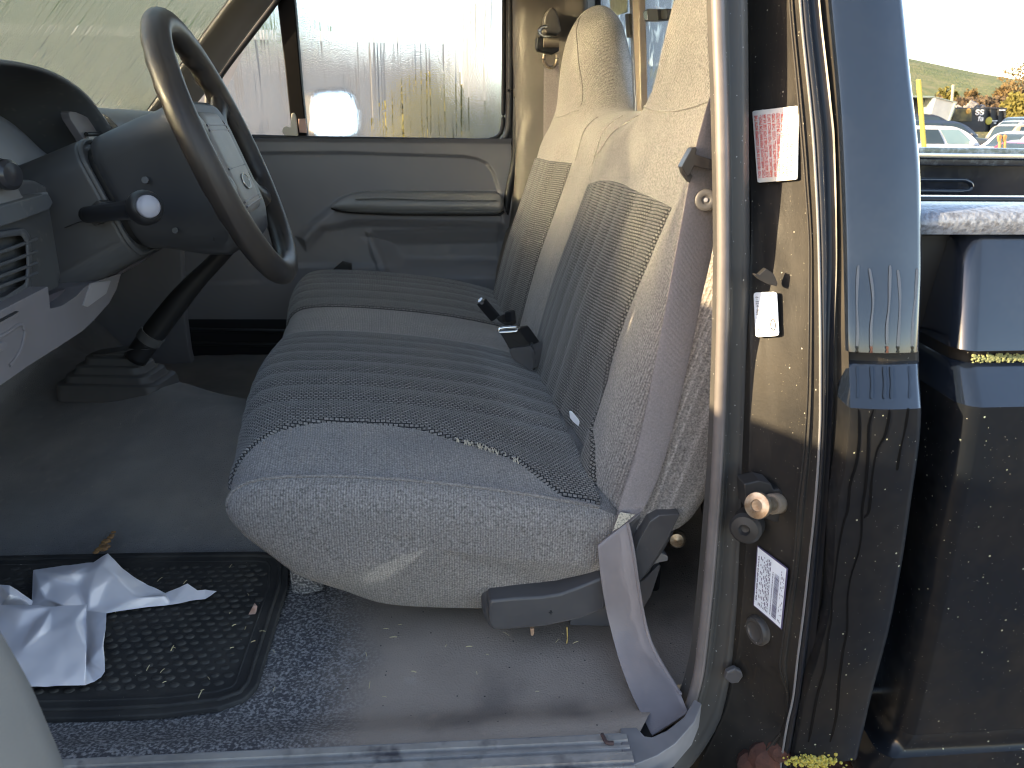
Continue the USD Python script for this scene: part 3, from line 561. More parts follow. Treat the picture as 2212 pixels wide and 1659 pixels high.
# trim panel with modelled relief: a height field over the plane
U, Vv = np.meshgrid(np.linspace(388, 1104, 240), np.linspace(299, 690, 170), indexing='ij')
def sd(poly): # signed pixel distance inside a polygon (positive inside)
    g = Polygon(poly); pts = np.stack([U.ravel(), Vv.ravel()], 1)
    ring = np.array(g.exterior.segmentize(2).coords); d = cKDTree(ring).query(pts)[0]
    return np.where(contains_xy(g, pts[:, 0], pts[:, 1]), d, -d).reshape(U.shape)
h = np.zeros_like(U)
inset = sd([(300, 330), (737, 329), (1000, 337), (1030, 342), (1052, 352), (1066, 372), (1076, 400), (1083, 425), (1080, 800), (300, 800)])
h -= .012*smoothstep(-3, 5, inset)
armb = sd([(640, 512), (668, 482), (705, 452), (735, 430), (790, 418), (1082, 420), (1100, 470), (1100, 492), (790, 486), (760, 488), (700, 500), (660, 540)])
h += .030*smoothstep(-6, 16, armb)
scoop = sd([(778, 512), (800, 500), (1120, 492), (1120, 600), (860, 600), (835, 575), (815, 545)])
h -= .050*smoothstep(-4, 40, scoop)
fin = sd([(790, 500), (800, 498), (835, 575), (842, 600), (822, 600), (800, 545)])
h += .012*smoothstep(-4, 6, fin)
lowp = sd([(300, 612), (560, 608), (600, 596), (640, 572), (1200, 572), (1200, 800), (300, 800)])
h += .010*smoothstep(-4, 8, lowp)
top = sd([(300, 280), (1200, 280), (1200, 312), (300, 305)])
h += .018*smoothstep(0, 14, top)
DP = np.stack([[at(u, v, y=yd) for u, v in zip(ru, rv)] for ru, rv in zip(U, Vv)])
DP[..., 1] -= h
g = ~contains_xy(Polygon([(394, 300), (1096, 300), (1104, 330), (1104, 692), (402, 686)]), U, Vv)
put(PD, 'trim_panel', grid(DP), trim_m, True)
ua = np.r_[np.linspace(715, 760, 14), np.linspace(768, 1060, 20), np.linspace(1066, 1088, 8)]
at_ = PchipInterpolator([715, 722, 738, 765, 800, 1070, 1082, 1088], [446, 438, 427, 418, 414.5, 416, 421, 434]); ab_ = PchipInterpolator([715, 722, 738, 765, 900, 1070, 1082, 1088], [448, 451, 455, 458, 462, 462, 459, 446])
rows = []
for u in ua:
    t0, b0 = float(at_(u)), float(ab_(u)); k_ = min(1, (b0-t0)/40)**.5; th_ = np.linspace(0, np.pi, 15)
    fr_a = np.array([at(u, (t0+b0)/2-(b0-t0)/2*np.cos(q)*1.0, y=yd-.030-.030*k_*np.sin(q)**.75*(1-.25*np.cos(q))) for q in th_]); rows.append(np.vstack([fr_a, fr_a[-1:]+[0, .05, 0], fr_a[:1]+[0, .05, 0]]))
put(PD, 'armrest', capped(np.array(rows)), arm_m, 50)
put(PD, 'armrest_ridge', tube(spline(ats([(768, 430), (800, 428), (900, 430), (1070, 432)], y=yd-.0600), 20), .0028), arm_m)
put(PD, 'armrest_gap', tube(spline(ats([(716, 449), (738, 456), (900, 463), (1082, 463), (1089, 456)], y=yd-.028), 30, kind='p'), .004), black_m)
put(PD, 'map_pocket_tip', plate([(712, 588), (738, 566), (758, 572), (760, 590)], (0, .02, 0), 3, .004, y=2.10), black_m)
# window: glass, vent glass, bars, seals
def flatgrid(px4, y, n=40):
    c = ats(px4, y=y); a = np.linspace(0, 1, n)[:, None, None]; b = np.linspace(0, 1, n)[None, :, None]
    P = (1-b)*((1-a)*c[0]+a*c[1])+b*((1-a)*c[3]+a*c[2]); return grid(P, uv=np.stack([P[..., 0], P[..., 2]], -1))
put(PD, 'window_glass', flatgrid([(632, 303), (1096, 306), (1100, -130), (600, -130)], 2.262), side_m, True, label='steamed side window with runs of water')
put(PD, 'vent_glass', flatgrid([(440, 300), (640, 300), (602, -40), (596, -40)], 2.256, 24), side_m, True, label='steamed triangular quarter window')
put(PD, 'divider_bar', plate([(592, -100), (632, -100), (636, 0), (651, 180), (663, 297), (631, 297), (616, 150), (598, 0)], (0, .03, 0), 0, .003, y=2.245), bar_m)
put(PD, 'window_seal', tube(spline(ats([(1089, -120), (1089, 0), (1088, 150), (1087, 262), (1083, 284), (1072, 297), (1050, 303), (900, 301.5), (660, 298), (545, 295)], y=2.235), 120, kind='p'), .0058), rubber_m)
put(PD, 'quarter_seal', tube(spline(ats([(620, -40), (597, 0), (560, 50), (474, 165), (450, 205), (449, 240), (452, 300)], y=2.236), 60, kind='p'), .009), rubber_m)
put(PD, 'window_frame', plate([(1093, -120), (1112, -120), (1112, 60), (1113, 310), (1108, 316), (1080, 306), (1090, 290), (1093, 262)], (0, .04, 0), 0, .006, y=2.222), black_m)
put(PD, 'frame_bead', tube(spline(ats([(1102, -120), (1103, 0), (1102, 200), (1100, 268), (1094, 292), (1084, 304)], y=2.214), 60, kind='p'), .0075), colm)
put(PD, 'vent_latch', plate([(629, 246), (634, 243), (638, 250), (643, 292), (641, 294), (615, 293), (609, 286), (611, 276), (617, 272), (627, 275)], (0, .012, 0), 1.5, .004, y=2.225), clip_m, label='pale metal quarter window latch')
put(PD, 'latch_sticker', plate([(644, 257), (660, 256), (663, 287), (647, 286)], (0, .002, 0), 0, .0005, y=2.241), mat('latch_film', (.42, .27, .23), .3))
put(PD, 'lock_knob', lathe([(.008, -.002), (.008, .003), (.0045, .005), (.0035, .016), (.0042, .020), (.003, .022), (.0006, .0225)], at(1037, 317, y=2.215), (0, 0, 1), 14), black_m)
put(PD, 'sill_chrome', tube(np.linspace(at(545, 300, y=2.225), at(1060, 306.5, y=2.225), 10), .0035), blackg_m)
# door rear-view mirror outside
MR = part(TR, 'door_mirror', 'bright mirror seen through the steamed side window')
mo = round_px([(676, 206), (690, 199), (740, 197), (755, 205), (768, 240), (770, 268), (764, 290), (748, 296), (682, 298), (674, 280)], 12)
mn = np.array([.755, -.64, .14]); mn /= np.linalg.norm(mn); mc = at(722, 250, y=2.52)
def onplane(px, c, n): d = ray(*px); return CAM+d*((c-CAM)@n)/(d@n)
put(MR, 'mirror_glass', slab(np.array([onplane(p, mc, mn) for p in mo]), -mn*.012, .003), mat('mirror_silver', (.9, .9, .9), .12, metallic=1.0))
put(MR, 'mirror_housing', slab(ats(round_px([(668, 200), (690, 192), (745, 191), (762, 200), (775, 240), (777, 272), (770, 296), (750, 303), (676, 304), (668, 285)], 12), y=2.68), (-.05, .06, 0), .02), black_m)
put(MR, 'mirror_arm', tube(spline([at(720, 290, y=2.58), at(715, 330, y=2.45), at(705, 345, y=2.28)], 10), .016), black_m)

# ---- far lock pillar with belt hanger, rear window
LP = part(TR, 'lock_pillar', 'grey brown trim of the far lock pillar')
pl = np.array([(1108, -130), (1111, 100), (1113, 300), (1110, 420), (1070, 640), (1070, 760)]); pr2 = np.array([(1258, -130), (1262, 100), (1262, 300), (1258, 420), (1256, 640), (1255, 760)])
Lp, Rp = spline(ats(pl, y=2.19), 40, kind='p'), spline(ats(pr2, y=2.09), 40, kind='p')
cols = [Lp+[0, .05, 0], Lp, Lp*.93+Rp*.07+[0, -.012, 0], Lp*.75+Rp*.25+[0, -.012, 0], Lp*.5+Rp*.5, Lp*.2+Rp*.8+[0, .01, 0], Rp, Rp+[.02, .05, 0]]
put(LP, 'trim', grid(np.stack([spline(np.stack([c[i] for c in cols]), 28) for i in range(40)])), pil_m, True)
put(LP, 'gap_strip', tube(spline(ats([(1116, -100), (1117, 200), (1114, 330), (1098, 420), (1090, 470)], y=2.2), 30, kind='p'), .011), black_m)
put(LP, 'belt_cover', plate([(1175, 60), (1177, 35), (1184, 20), (1192, 15), (1200, 20), (1207, 38), (1213, 66), (1206, 74), (1180, 72)], (0, .05, 0), 4, .012, y=2.075), pil_m)
put(LP, 'belt_ring', tube(spline(ats([(1182, 58), (1170, 60), (1165, 70), (1172, 78), (1188, 79)], y=2.06), 20), .0045), chrome_m)
put(LP, 'belt_guide', plate([(1160, 80), (1206, 79), (1208, 110), (1195, 117), (1164, 110), (1159, 104)], (0, .03, 0), 3, .006, y=2.05), black_m)
put(LP, 'guide_roller', tube(np.linspace(at(1174, 92, y=2.04), at(1206, 92, y=2.04), 6), .011), brown_m)
put(LP, 'guide_hook', tube(spline(ats([(1176, 117), (1175, 132), (1182, 144), (1194, 145), (1202, 136), (1203, 118)], y=2.05), 24), .004), steel_m)
put(LP, 'belt', ribbon(ats([(1175, 140), (1174, 260), (1172, 420)], y=2.07), ats([(1208, 140), (1207, 260), (1206, 420)], y=2.06)), belt_m, True)

RW = part(TR, 'rear_window', 'dew covered sliding rear window')
xr = .415
def rq(px4): return ats(px4, x=xr)
def panegrid(px4, x, n=24):
    c = ats(px4, x=x); a = np.linspace(0, 1, n)[:, None, None]; b = np.linspace(0, 1, n)[None, :, None]
    P = (1-b)*((1-a)*c[0]+a*c[1])+b*((1-a)*c[3]+a*c[2]); return grid(P, uv=np.stack([P[..., 1], P[..., 2]], -1))
put(RW, 'pane', panegrid([(1284, 252), (1372, 254), (1372, -110), (1284, -110)], .420), rear_m, True)
put(RW, 'pane', panegrid([(1372, 254), (1560, 256), (1560, -110), (1372, -110)], .410), rear_m, True)
put(RW, 'frame_seal', plate([(1250, -120), (1286, -120), (1285, 40), (1290, 262), (1262, 262), (1258, 60)], (.03, 0, 0), 0, .006, x=.405), rubber_m)
put(RW, 'lower_seal', rbox((.395, .75, 1.335), (.425, 2.14, 1.372), .006), rubber_m)
put(RW, 'slider_channel', plate([(1362, -100), (1376, -100), (1381, 100), (1384, 262), (1376, 262), (1369, 100)], (.02, 0, 0), 0, .003, x=.396), brown_m)
put(RW, 'slider_edge', plate([(1357, -100), (1361.5, -100), (1367, 100), (1374, 262), (1369, 262), (1362, 100)], (.01, 0, 0), 0, .001, x=.402), chrome_m)
put(RW, 'stop_block', plate([(1350, 30), (1358, 29), (1361, 80), (1353, 82)], (.01, 0, 0), 1, .002, x=.398), black_m)
put(RW, 'sticker', plate([(1316, -20), (1354, -20), (1354, 26), (1335, 32), (1319, 36)], (.002, 0, 0), 0, .0004, x=.4165), greenpl_m)
put(RW, 'latch', [plate([(1390, 24), (1398, 19), (1420, 19), (1422, 44), (1394, 47), (1390, 42)], (.02, 0, 0), 3, .005, x=.372), plate([(1420, 22), (1440, 18), (1441, 42), (1421, 40)], (.02, 0, 0), 2, .004, x=.378)], black_m)
put(RW, 'latch_end', plate([(1389, 25), (1398, 21), (1398, 44), (1390, 42)], (.01, 0, 0), 1, .002, x=.3705), chrome_m)

# ---- bench seat
BS = part(TR, 'bench_seat', 'grey cloth bench seat with darker woven panels')
PROF = np.array([(.20, .79), (.222, .85), (.214, .905), (.185, .928), (.12, .944), (.04, .960), (-.05, .973), (-.13, .980), (-.195, .980), (-.234, .970), (-.253, .944), (-.252, .912), (-.238, .878), (-.206, .838), (-.145, .797), (-.06, .768), (.10, .757), (.16, .765)])
PC = CubicSpline(np.linspace(0, 1, len(PROF)+1), np.vstack([PROF, PROF[:1]]), bc_type='periodic')
_ss = np.linspace(0, 1, 2001); _pp = PC(_ss); _al = np.r_[0, np.cumsum(np.linalg.norm(np.diff(_pp, axis=0), axis=1))]
def cush(s, y, off=0.0):
    """s: profile parameter, y across; returns points (broadcast)"""
    s, y = np.broadcast_arrays(s, y); p = PC(s % 1.0); x, z = p[..., 0].copy(), p[..., 1].copy()
    topw = smoothstep(.86, .93, z)
    front = smoothstep(.1, -.2, x)
    x = x-(y-.82)*(.045+.050*front)
    dome = .017*np.clip(np.sin(np.pi*np.clip((y-.92)/.50, 0, 1)), 0, 1)**.8 + .015*np.clip(np.sin(np.pi*np.clip((y-1.60)/.46, 0, 1)), 0, 1)**.8+.007*np.exp(-((y-1.50)/.05)**2)
    edge = -.009*smoothstep(.875, .80, y)-.030*smoothstep(2.0, 2.13, y)
    z = z+topw*(dome*(.35+.65*smoothstep(.20, .05, x))+edge)
    x = x-front*(.010*np.sin(np.pi*np.clip((y-.90)/.5, 0, 1))+.008*np.sin(np.pi*np.clip((y-1.6)/.45, 0, 1)))*smoothstep(.80, .9, z)
    near = np.exp(-np.maximum(y-.80, 0)/.05)
    x = x+smoothstep(-.06, -.2, x)*np.exp(-np.maximum(y-.80, 0)/.10)*.036*smoothstep(.955, .85, z)
    y = y+near*.045*smoothstep(.86, .765, z)
    return np.stack([x, y, z], -1)
sg = np.linspace(0, 1, 181)[:-1]
yrows = np.r_[np.linspace(.80, .95, 22), np.linspace(.96, 2.10, 110)]
body = np.stack([cush(sg, y) for y in yrows])
def capr(row, sign, b, ks):
    c = row.mean(0)+np.array([.0, 0, .01]); out = []
    for k in ks:
        q = c+(row-c)*k; q[:, 1] = row[:, 1]*k+c[1]*(1-k)+sign*b*np.sqrt(1-k**2.6); out.append(q)
    return np.stack(out)
ks = 1-np.linspace(0, 1, 22)[1:-1]**1.8
near_c = capr(body[0], -1, .040, ks)[::-1]; far_c = capr(body[-1], 1, .04, ks)
allr = np.concatenate([near_c, body, far_c])
arcs = np.interp(sg, _ss, _al)
yv = np.concatenate([.80-np.cumsum(np.linalg.norm(np.diff(np.concatenate([body[:1], near_c[::-1]]), axis=0), axis=2).mean(1))[::-1], yrows, 2.10+np.linspace(.005, .2, len(far_c))])
uvb = np.stack(np.broadcast_arrays(arcs[None, :], yv[:, None]), -1)
# on the end cap the ribs run up and down: use x and z there
for i in range(len(near_c)): uvb[i] = np.stack([near_c[i][:, 0], near_c[i][:, 2]], -1)
v, f = capped(allr); uvb = np.vstack([uvb.reshape(-1, 2), uvb[0].mean(0), uvb[-1].mean(0)])
put(BS, 'cushion', (v, f, uvb), plain_m, True, label='plain grey cloth seat cushion')
# s along the top from the crease to below the nose
tops = np.linspace(.14, .62, 1500); tp = PC(tops); k0 = np.argmin(np.abs(tops-.17)); s_cre = 3.0/18; s_nose = float(tops[np.argmin(np.abs(tp[:, 1]-.915)+(tp[:, 0] > -.2)*9)])
def csurf(s, y, off):
    p = cush(s, y); du = cush(s+1e-3, y)-cush(s-1e-3, y); dv = cush(s, y+1e-3)-cush(s, y-1e-3)
    n = np.cross(du, dv); n /= np.linalg.norm(n, axis=-1, keepdims=True); n = n*np.where(n[..., 2:] < 0, -1, 1)
    return p+n*np.asarray(off)[..., None]
def insert(y0f, y1f, lines, ns=120, ny=110, depth=.0034, s1=s_nose):
    s = np.linspace(s_cre, s1, ns)[:, None]; t = np.r_[0, .010, np.linspace(.02, .98, ny-4), .99, 1][None, :]
    xs = PC(s[:, 0])[:, 0][:, None]
    y = y0f(xs)*(1-t)+y1f(xs)*t
    gro = np.min(np.abs(y[..., None]-np.asarray(lines)), -1) if len(lines) else np.full(y.shape, 1.)
    off = .0010+depth*(1-np.exp(-(gro/.012)**1.3)) if len(lines) else np.full(y.shape, .003)
    off = np.where((t < .005) | (t > .995), -.0022, np.where((t < .015) | (t > .985), .0014, off))+0*s
    P = csurf(s+0*y, y, off); uv = np.stack([np.interp(s+0*y, _ss, _al), y], -1); return grid(P, uv=uv)
y0t = PchipInterpolator([-.30, -.262, -.25, -.228, -.19, -.121, -.037, .023, .086, .125, .14, .24], [.815, .822, .838, .880, .918, .934, .930, .905, .872, .822, .806, .802])
dl = [1.000, 1.055, 1.11, 1.165, 1.22, 1.275, 1.33]
put(BS, 'woven_panel', insert(lambda x: y0t(x), lambda x: 1.385+.0*x, dl), weave_m, True, label='dark woven driver seat panel with stitched channels')
put(BS, 'woven_panel', insert(lambda x: 1.605+0*x, lambda x: 2.02+0*x, [1.67, 1.735, 1.80, 1.865, 1.93], depth=.003), weave_m, True, label='dark woven passenger seat panel')
# welt between top and end cap, seams
sw = np.linspace(s_cre+.005, s_nose+.01, 90); wl = cush(sw, np.full(90, .7985))+np.array([0, -.001, .001])
put(BS, 'welt', tube(wl, .0022, 8), plain_m, True)
put(BS, 'welt', tube(cush(np.linspace(s_nose, s_nose+.22, 40), np.full(40, .7985))+np.array([-.0008, -.0008, 0]), .0018, 8), plain_m, True)
# frayed threads at the worn edge of the woven panel
fr = []
for i in range(46):
    x = rng.uniform(.018, .098); y = float(y0t(x))-rng.uniform(-.002, .007)
    s = float(tops[np.argmin(np.abs(tp[:, 0]-x)+(tops > .5)*9)])
    p = csurf(np.array([s, s]), np.array([y-.003, y+.006]), np.array([.0035, .005])); p[1, 0] += rng.uniform(-.003, .003)
    fr.append(tube(spline(np.vstack([p[0], p.mean(0)+[0, 0, .0015], p[1]]), 5), .00042, 5))
put(BS, 'frayed_thread', fr, mat('frayed', (.58, .52, .40), .8), False, label='pale frayed threads at the panel edge', kind='stuff')

# backrest
yt = np.array([.79, .80, .83, .88, .92, .945, .965, .99, 1.03, 1.09, 1.15, 1.19, 1.215, 1.24, 1.28, 1.34, 1.45, 1.60, 1.66, 1.695, 1.72, 1.745, 1.78, 1.84, 1.90, 1.94, 1.965, 1.99, 2.02, 2.06, 2.085, 2.10])
ztv = np.array([1.22, 1.29, 1.345, 1.375, 1.395, 1.43, 1.49, 1.56, 1.605, 1.622, 1.605, 1.555, 1.49, 1.43, 1.392, 1.384, 1.382, 1.384, 1.392, 1.43, 1.49, 1.545, 1.588, 1.608, 1.590, 1.55, 1.50, 1.44, 1.400, 1.36, 1.31, 1.24])
ZT = PchipInterpolator(yt, ztv); ZB = .885
yd_ = np.linspace(.79, 2.10, 700); outl = np.vstack([np.c_[yd_, ZT(yd_)], np.c_[np.full(60, 2.10), np.linspace(ZT(2.10), ZB, 60)], np.c_[yd_[::-1], np.full(700, ZB)], np.c_[np.full(60, .79), np.linspace(ZB, ZT(.79), 60)]])
_ot = cKDTree(spline(outl, 24000, kind='l'))
XF = PchipInterpolator([.85, .93, 1.07, 1.20, 1.30, 1.38, 1.48, 1.60, 1.66], [.165, .186, .222, .265, .296, .312, .318, .338, .35])
TH = PchipInterpolator([.85, .95, 1.1, 1.30, 1.38, 1.45, 1.6, 1.7], [.10, .13, .14, .15, .155, .14, .10, .08])
def bump_(y, a, b, w=.06): return smoothstep(a, a+w, y)*(1-smoothstep(b-w, b, y))
def back_xy(y, z):
    d = np.maximum(_ot.query(np.stack([y.ravel(), z.ravel()], 1))[0].reshape(y.shape)-.00025, 0)
    r = np.where(z > 1.40, .062, .055); g = np.sqrt(np.clip(1-(1-np.clip(d/r, 0, 1))**2.2, 0, 1))
    xf = XF(z)-.042*(y-1.30)
    low = 1-smoothstep(1.30, 1.40, z)
    xf = xf-low*(.030*bump_(y, 1.62, 2.04, .13)+.012*bump_(y, 1.44, 1.60, .05)+.020*bump_(y, .97, 1.45, .16)+.022*bump_(y, .80, .97, .07))-(1-low)*.01*bump_(y, 1.70, 1.98, .1)
    th = TH(z); xm = xf+th*.5
    return xm-(th*.5)*g, xm+(th*.5)*g
ycol = np.unique(np.r_[np.linspace(.79, 2.10, 190), np.linspace(.93, 1.01, 24), np.linspace(1.16, 1.28, 24), np.linspace(1.66, 1.78, 30), np.linspace(1.92, 2.03, 24), np.linspace(.79, .81, 8), np.linspace(2.085, 2.10, 6)])
ts = 1-(1-np.linspace(0, 1, 120)**1.0)
tz = np.r_[np.linspace(0, .04, 8)[:-1], np.linspace(.04, .90, 90), 1-np.linspace(.1, 0, 34)[1:]**1.0*np.linspace(1, 0, 33)**.6]
Yg = np.repeat(ycol[:, None], len(tz), 1); Zg = ZB+(ZT(Yg)-ZB)*tz[None, :]
xf, xb = back_xy(Yg, Zg)
fr_, bk_ = np.stack([xf, Yg, Zg], -1), np.stack([xb, Yg, Zg], -1)
uvk = np.stack([Yg, Zg], -1)
# on the outer side the cloth ribs follow x
vf, ff, uf = grid(fr_, uv=uvk); vb_, fb, ub = grid(bk_, uv=np.stack([Yg+xb-xf, Zg], -1))
put(BS, 'backrest', (np.vstack([vf, vb_]), np.vstack([ff, fb[:, ::-1]+len(vf)]), np.vstack([uf, ub])), plain_m, True, label='plain grey cloth backrest with two raised head restraints')
def bsurf(y, z, off):
    x0 = back_xy(y, z)[0]; return np.stack([x0-np.asarray(off)*.94, y, z+np.asarray(off)*.3], -1)
def binsert(y0f, y1f, z0, z1f, lines, nz=120, ny=90):
    t = np.r_[0, .010, np.linspace(.02, .98, ny-4), .99, 1][None, :]; zz = np.r_[0, .012, np.linspace(.02, .98, nz-4), .988, 1][:, None]
    yb = y0f(z0+(1.262-z0)*zz)*(1-t)+y1f(z0+(1.262-z0)*zz)*t
    z = z0+(z1f(yb)-z0)*zz
    gro = np.min(np.abs(yb[..., None]-np.asarray(lines)), -1)
    off = .0015+.0034*(1-np.exp(-(gro/.010)**1.3))
    off = np.where((t < .005) | (t > .995) | (zz > .995), -.0025, np.where((t < .015) | (t > .985) | (zz > .985), .0014, off))
    return grid(bsurf(yb, z, off), uv=np.stack([yb, z], -1))
y0b = PchipInterpolator([.88, .93, .965, .99, 1.04, 1.13, 1.27], [.84, .845, .870, .925, .972, .980, .972])
put(BS, 'woven_panel', binsert(lambda z: y0b(z), lambda z: 1.44+0*z, .895, lambda y: 1.262+.012*np.cos((y-1.2)*9), [1.03, 1.085, 1.14, 1.195, 1.25, 1.305, 1.36, 1.405]), weave2_m, True, label='dark woven driver backrest panel')
put(BS, 'woven_panel', binsert(lambda z: 1.635+0*z, lambda z: 2.035+0*z, .895, lambda y: 1.283+0*y, [1.70, 1.77, 1.84, 1.91]), weave2_m, True, label='dark woven passenger backrest panel')
# seams of the head restraints
def seam(y, z, r=.0014): put(BS, 'seam', tube(bsurf(np.asarray(y, float), np.asarray(z, float), np.full(len(y), .0008)), r, 6), plain_m, True)
zz = np.linspace(1.395, 1.585, 30)
seam(np.interp(zz, [1.39, 1.45, 1.52, 1.59], [1.708, 1.735, 1.772, 1.83]), zz)
seam(np.interp(zz, [1.39, 1.45, 1.52, 1.59], [1.235, 1.205, 1.17, 1.12]), zz)
seam(np.linspace(1.71, 2.0, 30), 1.385-.012*np.sin(np.linspace(0, np.pi, 30)))
seam(np.linspace(.94, 1.25, 30), 1.385-.012*np.sin(np.linspace(0, np.pi, 30)))
zq = np.linspace(1.285, 1.372, 12); seam(np.full(12, 1.62), zq); seam(np.full(12, 1.455), zq); seam(np.linspace(1.46, 1.3, 20), np.linspace(1.30, 1.37, 20))

# recliner cover, screw, frame below
def T12(pts): return [(737.3+x/3, 1106+y/3) for x, y in pts]
arm = T12([(905, 560), (915, 510), (935, 482), (1000, 472), (1180, 460), (1260, 468), (1330, 490), (1400, 482), (1480, 455), (1560, 420), (1660, 365), (1760, 240), (1850, 80), (1900, 20), (2010, -20), (2212, -40), (2215, 40), (2110, 240), (2000, 400), (1860, 540), (1700, 640), (1550, 700), (1330, 748), (1100, 768), (980, 772), (950, 745), (925, 690), (912, 640)])
usd_arm = plate(arm, (0, .05, 0), 12, .007, y=.796)
put(TR, 'recliner_cover', usd_arm, seatbase_m, label='dark grey plastic cover along the lower seat side')
face = T12([(955, 600), (965, 575), (1100, 560), (1300, 548), (1420, 530), (1540, 485), (1650, 440), (1700, 420), (1720, 500), (1705, 630), (1550, 695), (1330, 742), (1100, 764), (985, 768), (958, 735)])
put(TR, 'recliner_face', plate(face, (0, .03, 0), 8, .005, y=.768), seatbase_m)
put(TR, 'recliner_screw', lathe([(.0005, .0018), (.004, .0016), (.0075, .0), (.0078, -.004)], at(1190, 1323, y=.770), (0, -1, .1), 16), steel_m)
put(TR, 'screw_cross', [tube(np.linspace(at(1186, 1323, y=.7675), at(1194, 1323, y=.7675), 3), .0007, 5), tube(np.linspace(at(1190, 1319, y=.7675), at(1190, 1327, y=.7675), 3), .0007, 5, up=(1, 0, 0))], black_m)
rib_t = spline(ats(T12([(1935, 80), (1975, 30), (2070, 10), (2190, 8)]), y=.785), 12)
put(TR, 'recliner_rib', plate(T12([(1880, 320), (1930, 180), (2000, 60), (2060, 20), (2200, 10), (2110, 190), (1990, 380), (1930, 460)]), (0, .03, 0), 3, .008, y=.778), seatbase_m)
put(TR, 'seat_bracket', plate(T12([(1500, 640), (1720, 560), (1960, 440), (2080, 320), (2010, 540), (1960, 620), (1900, 700), (1730, 740), (1480, 735)]), (0, .1, 0), 3, .004, y=.83), mat('dusty_metal', (.12, .115, .12), .7))
put(TR, 'bracket_tab', plate(T12([(2000, 350), (2030, 300), (2080, 268), (2118, 290), (2115, 318), (2070, 325), (2030, 340)]), (0, .03, 0), 2, .003, y=.80), mat('dusty_tab', (.24, .23, .23), .6))
put(TR, 'seat_leg', plate([(622, 1205), (630, 1215), (680, 1262), (700, 1275), (650, 1285), (632, 1280), (626, 1240)], (.0, .08, 0), 2, .004, y=.93), floor_m)
put(TR, 'seat_track', rbox((-.04, .90, .728), (.30, .935, .775), .006), black_m)
put(TR, 'seat_track', rbox((-.20, 1.85, .728), (.30, 1.885, .80), .006), black_m)
put(TR, 'seat_bolt', lathe([(.001, .006), (.009, .005), (.012, .001), (.012, -.008)], at(1462, 1165, y=.85), (-.3, -1, .2), 12), steel_m)

# ---- driver's seat belt
BT = part(TR, 'seat_belt', 'purple grey driver seat belt')
put(BT, 'webbing', ribbon(
    [at(1556, 60, y=.745), at(1553, 125, y=.742), at(1522, 245, y=.745), at(1500, 330, y=.75), at(1474, 470, y=.762), at(1442, 640, y=.772), at(1402, 850, y=.776), at(1372, 980, y=.775), at(1346, 1062, y=.770), at(1324, 1145, y=.766)],
    [at(1600, 60, y=.765), at(1598, 125, y=.762), at(1576, 245, y=.762), at(1563, 330, y=.766), at(1540, 530, y=.785), at(1512, 660, y=.792), at(1476, 830, y=.792), at(1440, 975, y=.79), at(1410, 1060, y=.785), at(1386, 1105, y=.775)], .0011, 80), belt_m, True)
put(BT, 'webbing_fold', ribbon([at(1386, 1105, y=.773), at(1374, 1118, y=.770), at(1360, 1128, y=.768)], [at(1325, 1143, y=.764), at(1312, 1165, y=.762), at(1296, 1180, y=.760)], .0012, 12), belt_m, True)
put(BT, 'belt_label', plate([(1337, 1112), (1341, 1107), (1372, 1112), (1338, 1140), (1324, 1147)], (0, .0008, 0), 0, .0002, y=.7615), mat('belt_label', (.50, .46, .38), .6, (.2, .19, .17), 500, lo=.5, hi=.6))
put(BT, 'lower_strap', ribbon(
    [at(1291, 1178, y=.756), at(1297, 1240, y=.754), at(1308, 1310, y=.752), at(1322, 1370, y=.742), at(1342, 1440, y=.714), at(1365, 1500, y=.683), at(1390, 1552, y=.652), at(1408, 1590, y=.630)],
    [at(1355, 1128, y=.764), at(1366, 1180, y=.764), at(1378, 1260, y=.763), at(1388, 1320, y=.760), at(1406, 1388, y=.744), at(1436, 1445, y=.718), at(1470, 1500, y=.686), at(1486, 1540, y=.660)], .0022, 60), beltlow_m, True, label='smooth plastic sleeve of the lower belt')
put(BT, 'strap_edge', tube(spline([at(1355, 1128, y=.7625), at(1366, 1180, y=.7625), at(1378, 1260, y=.7615), at(1388, 1320, y=.7585), at(1406, 1388, y=.7425), at(1436, 1445, y=.7165), at(1470, 1500, y=.6845)], 40, kind='p'), .0022), beltlow_m)
put(BT, 'tongue', [plate([(1472, 360), (1494, 320), (1503, 317), (1506, 323), (1502, 333), (1560, 352), (1562, 374), (1500, 358), (1490, 378), (1484, 382)], (0, .012, 0), 2, .004, y=.738)], blackg_m)
put(BT, 'tongue_plate', plate([(1472, 364), (1480, 358), (1496, 380), (1490, 396), (1474, 374)], (0, .008, 0), 1, .002, y=.741), black_m)
put(BT, 'stop_button', lathe([(.0035, .0022), (.0045, .0036), (.0085, .004), (.0105, .003), (.0112, .0)], at(1525, 432, y=.757), (-.35, -1, .1), 22), mat('button_plastic', (.035, .034, .036), .5), 50)
put(BT, 'button_center', lathe([(.0005, .004), (.002, .0038), (.0022, .0015)], at(1525, 432, y=.7568), (-.35, -1, .1), 12), cap_m)

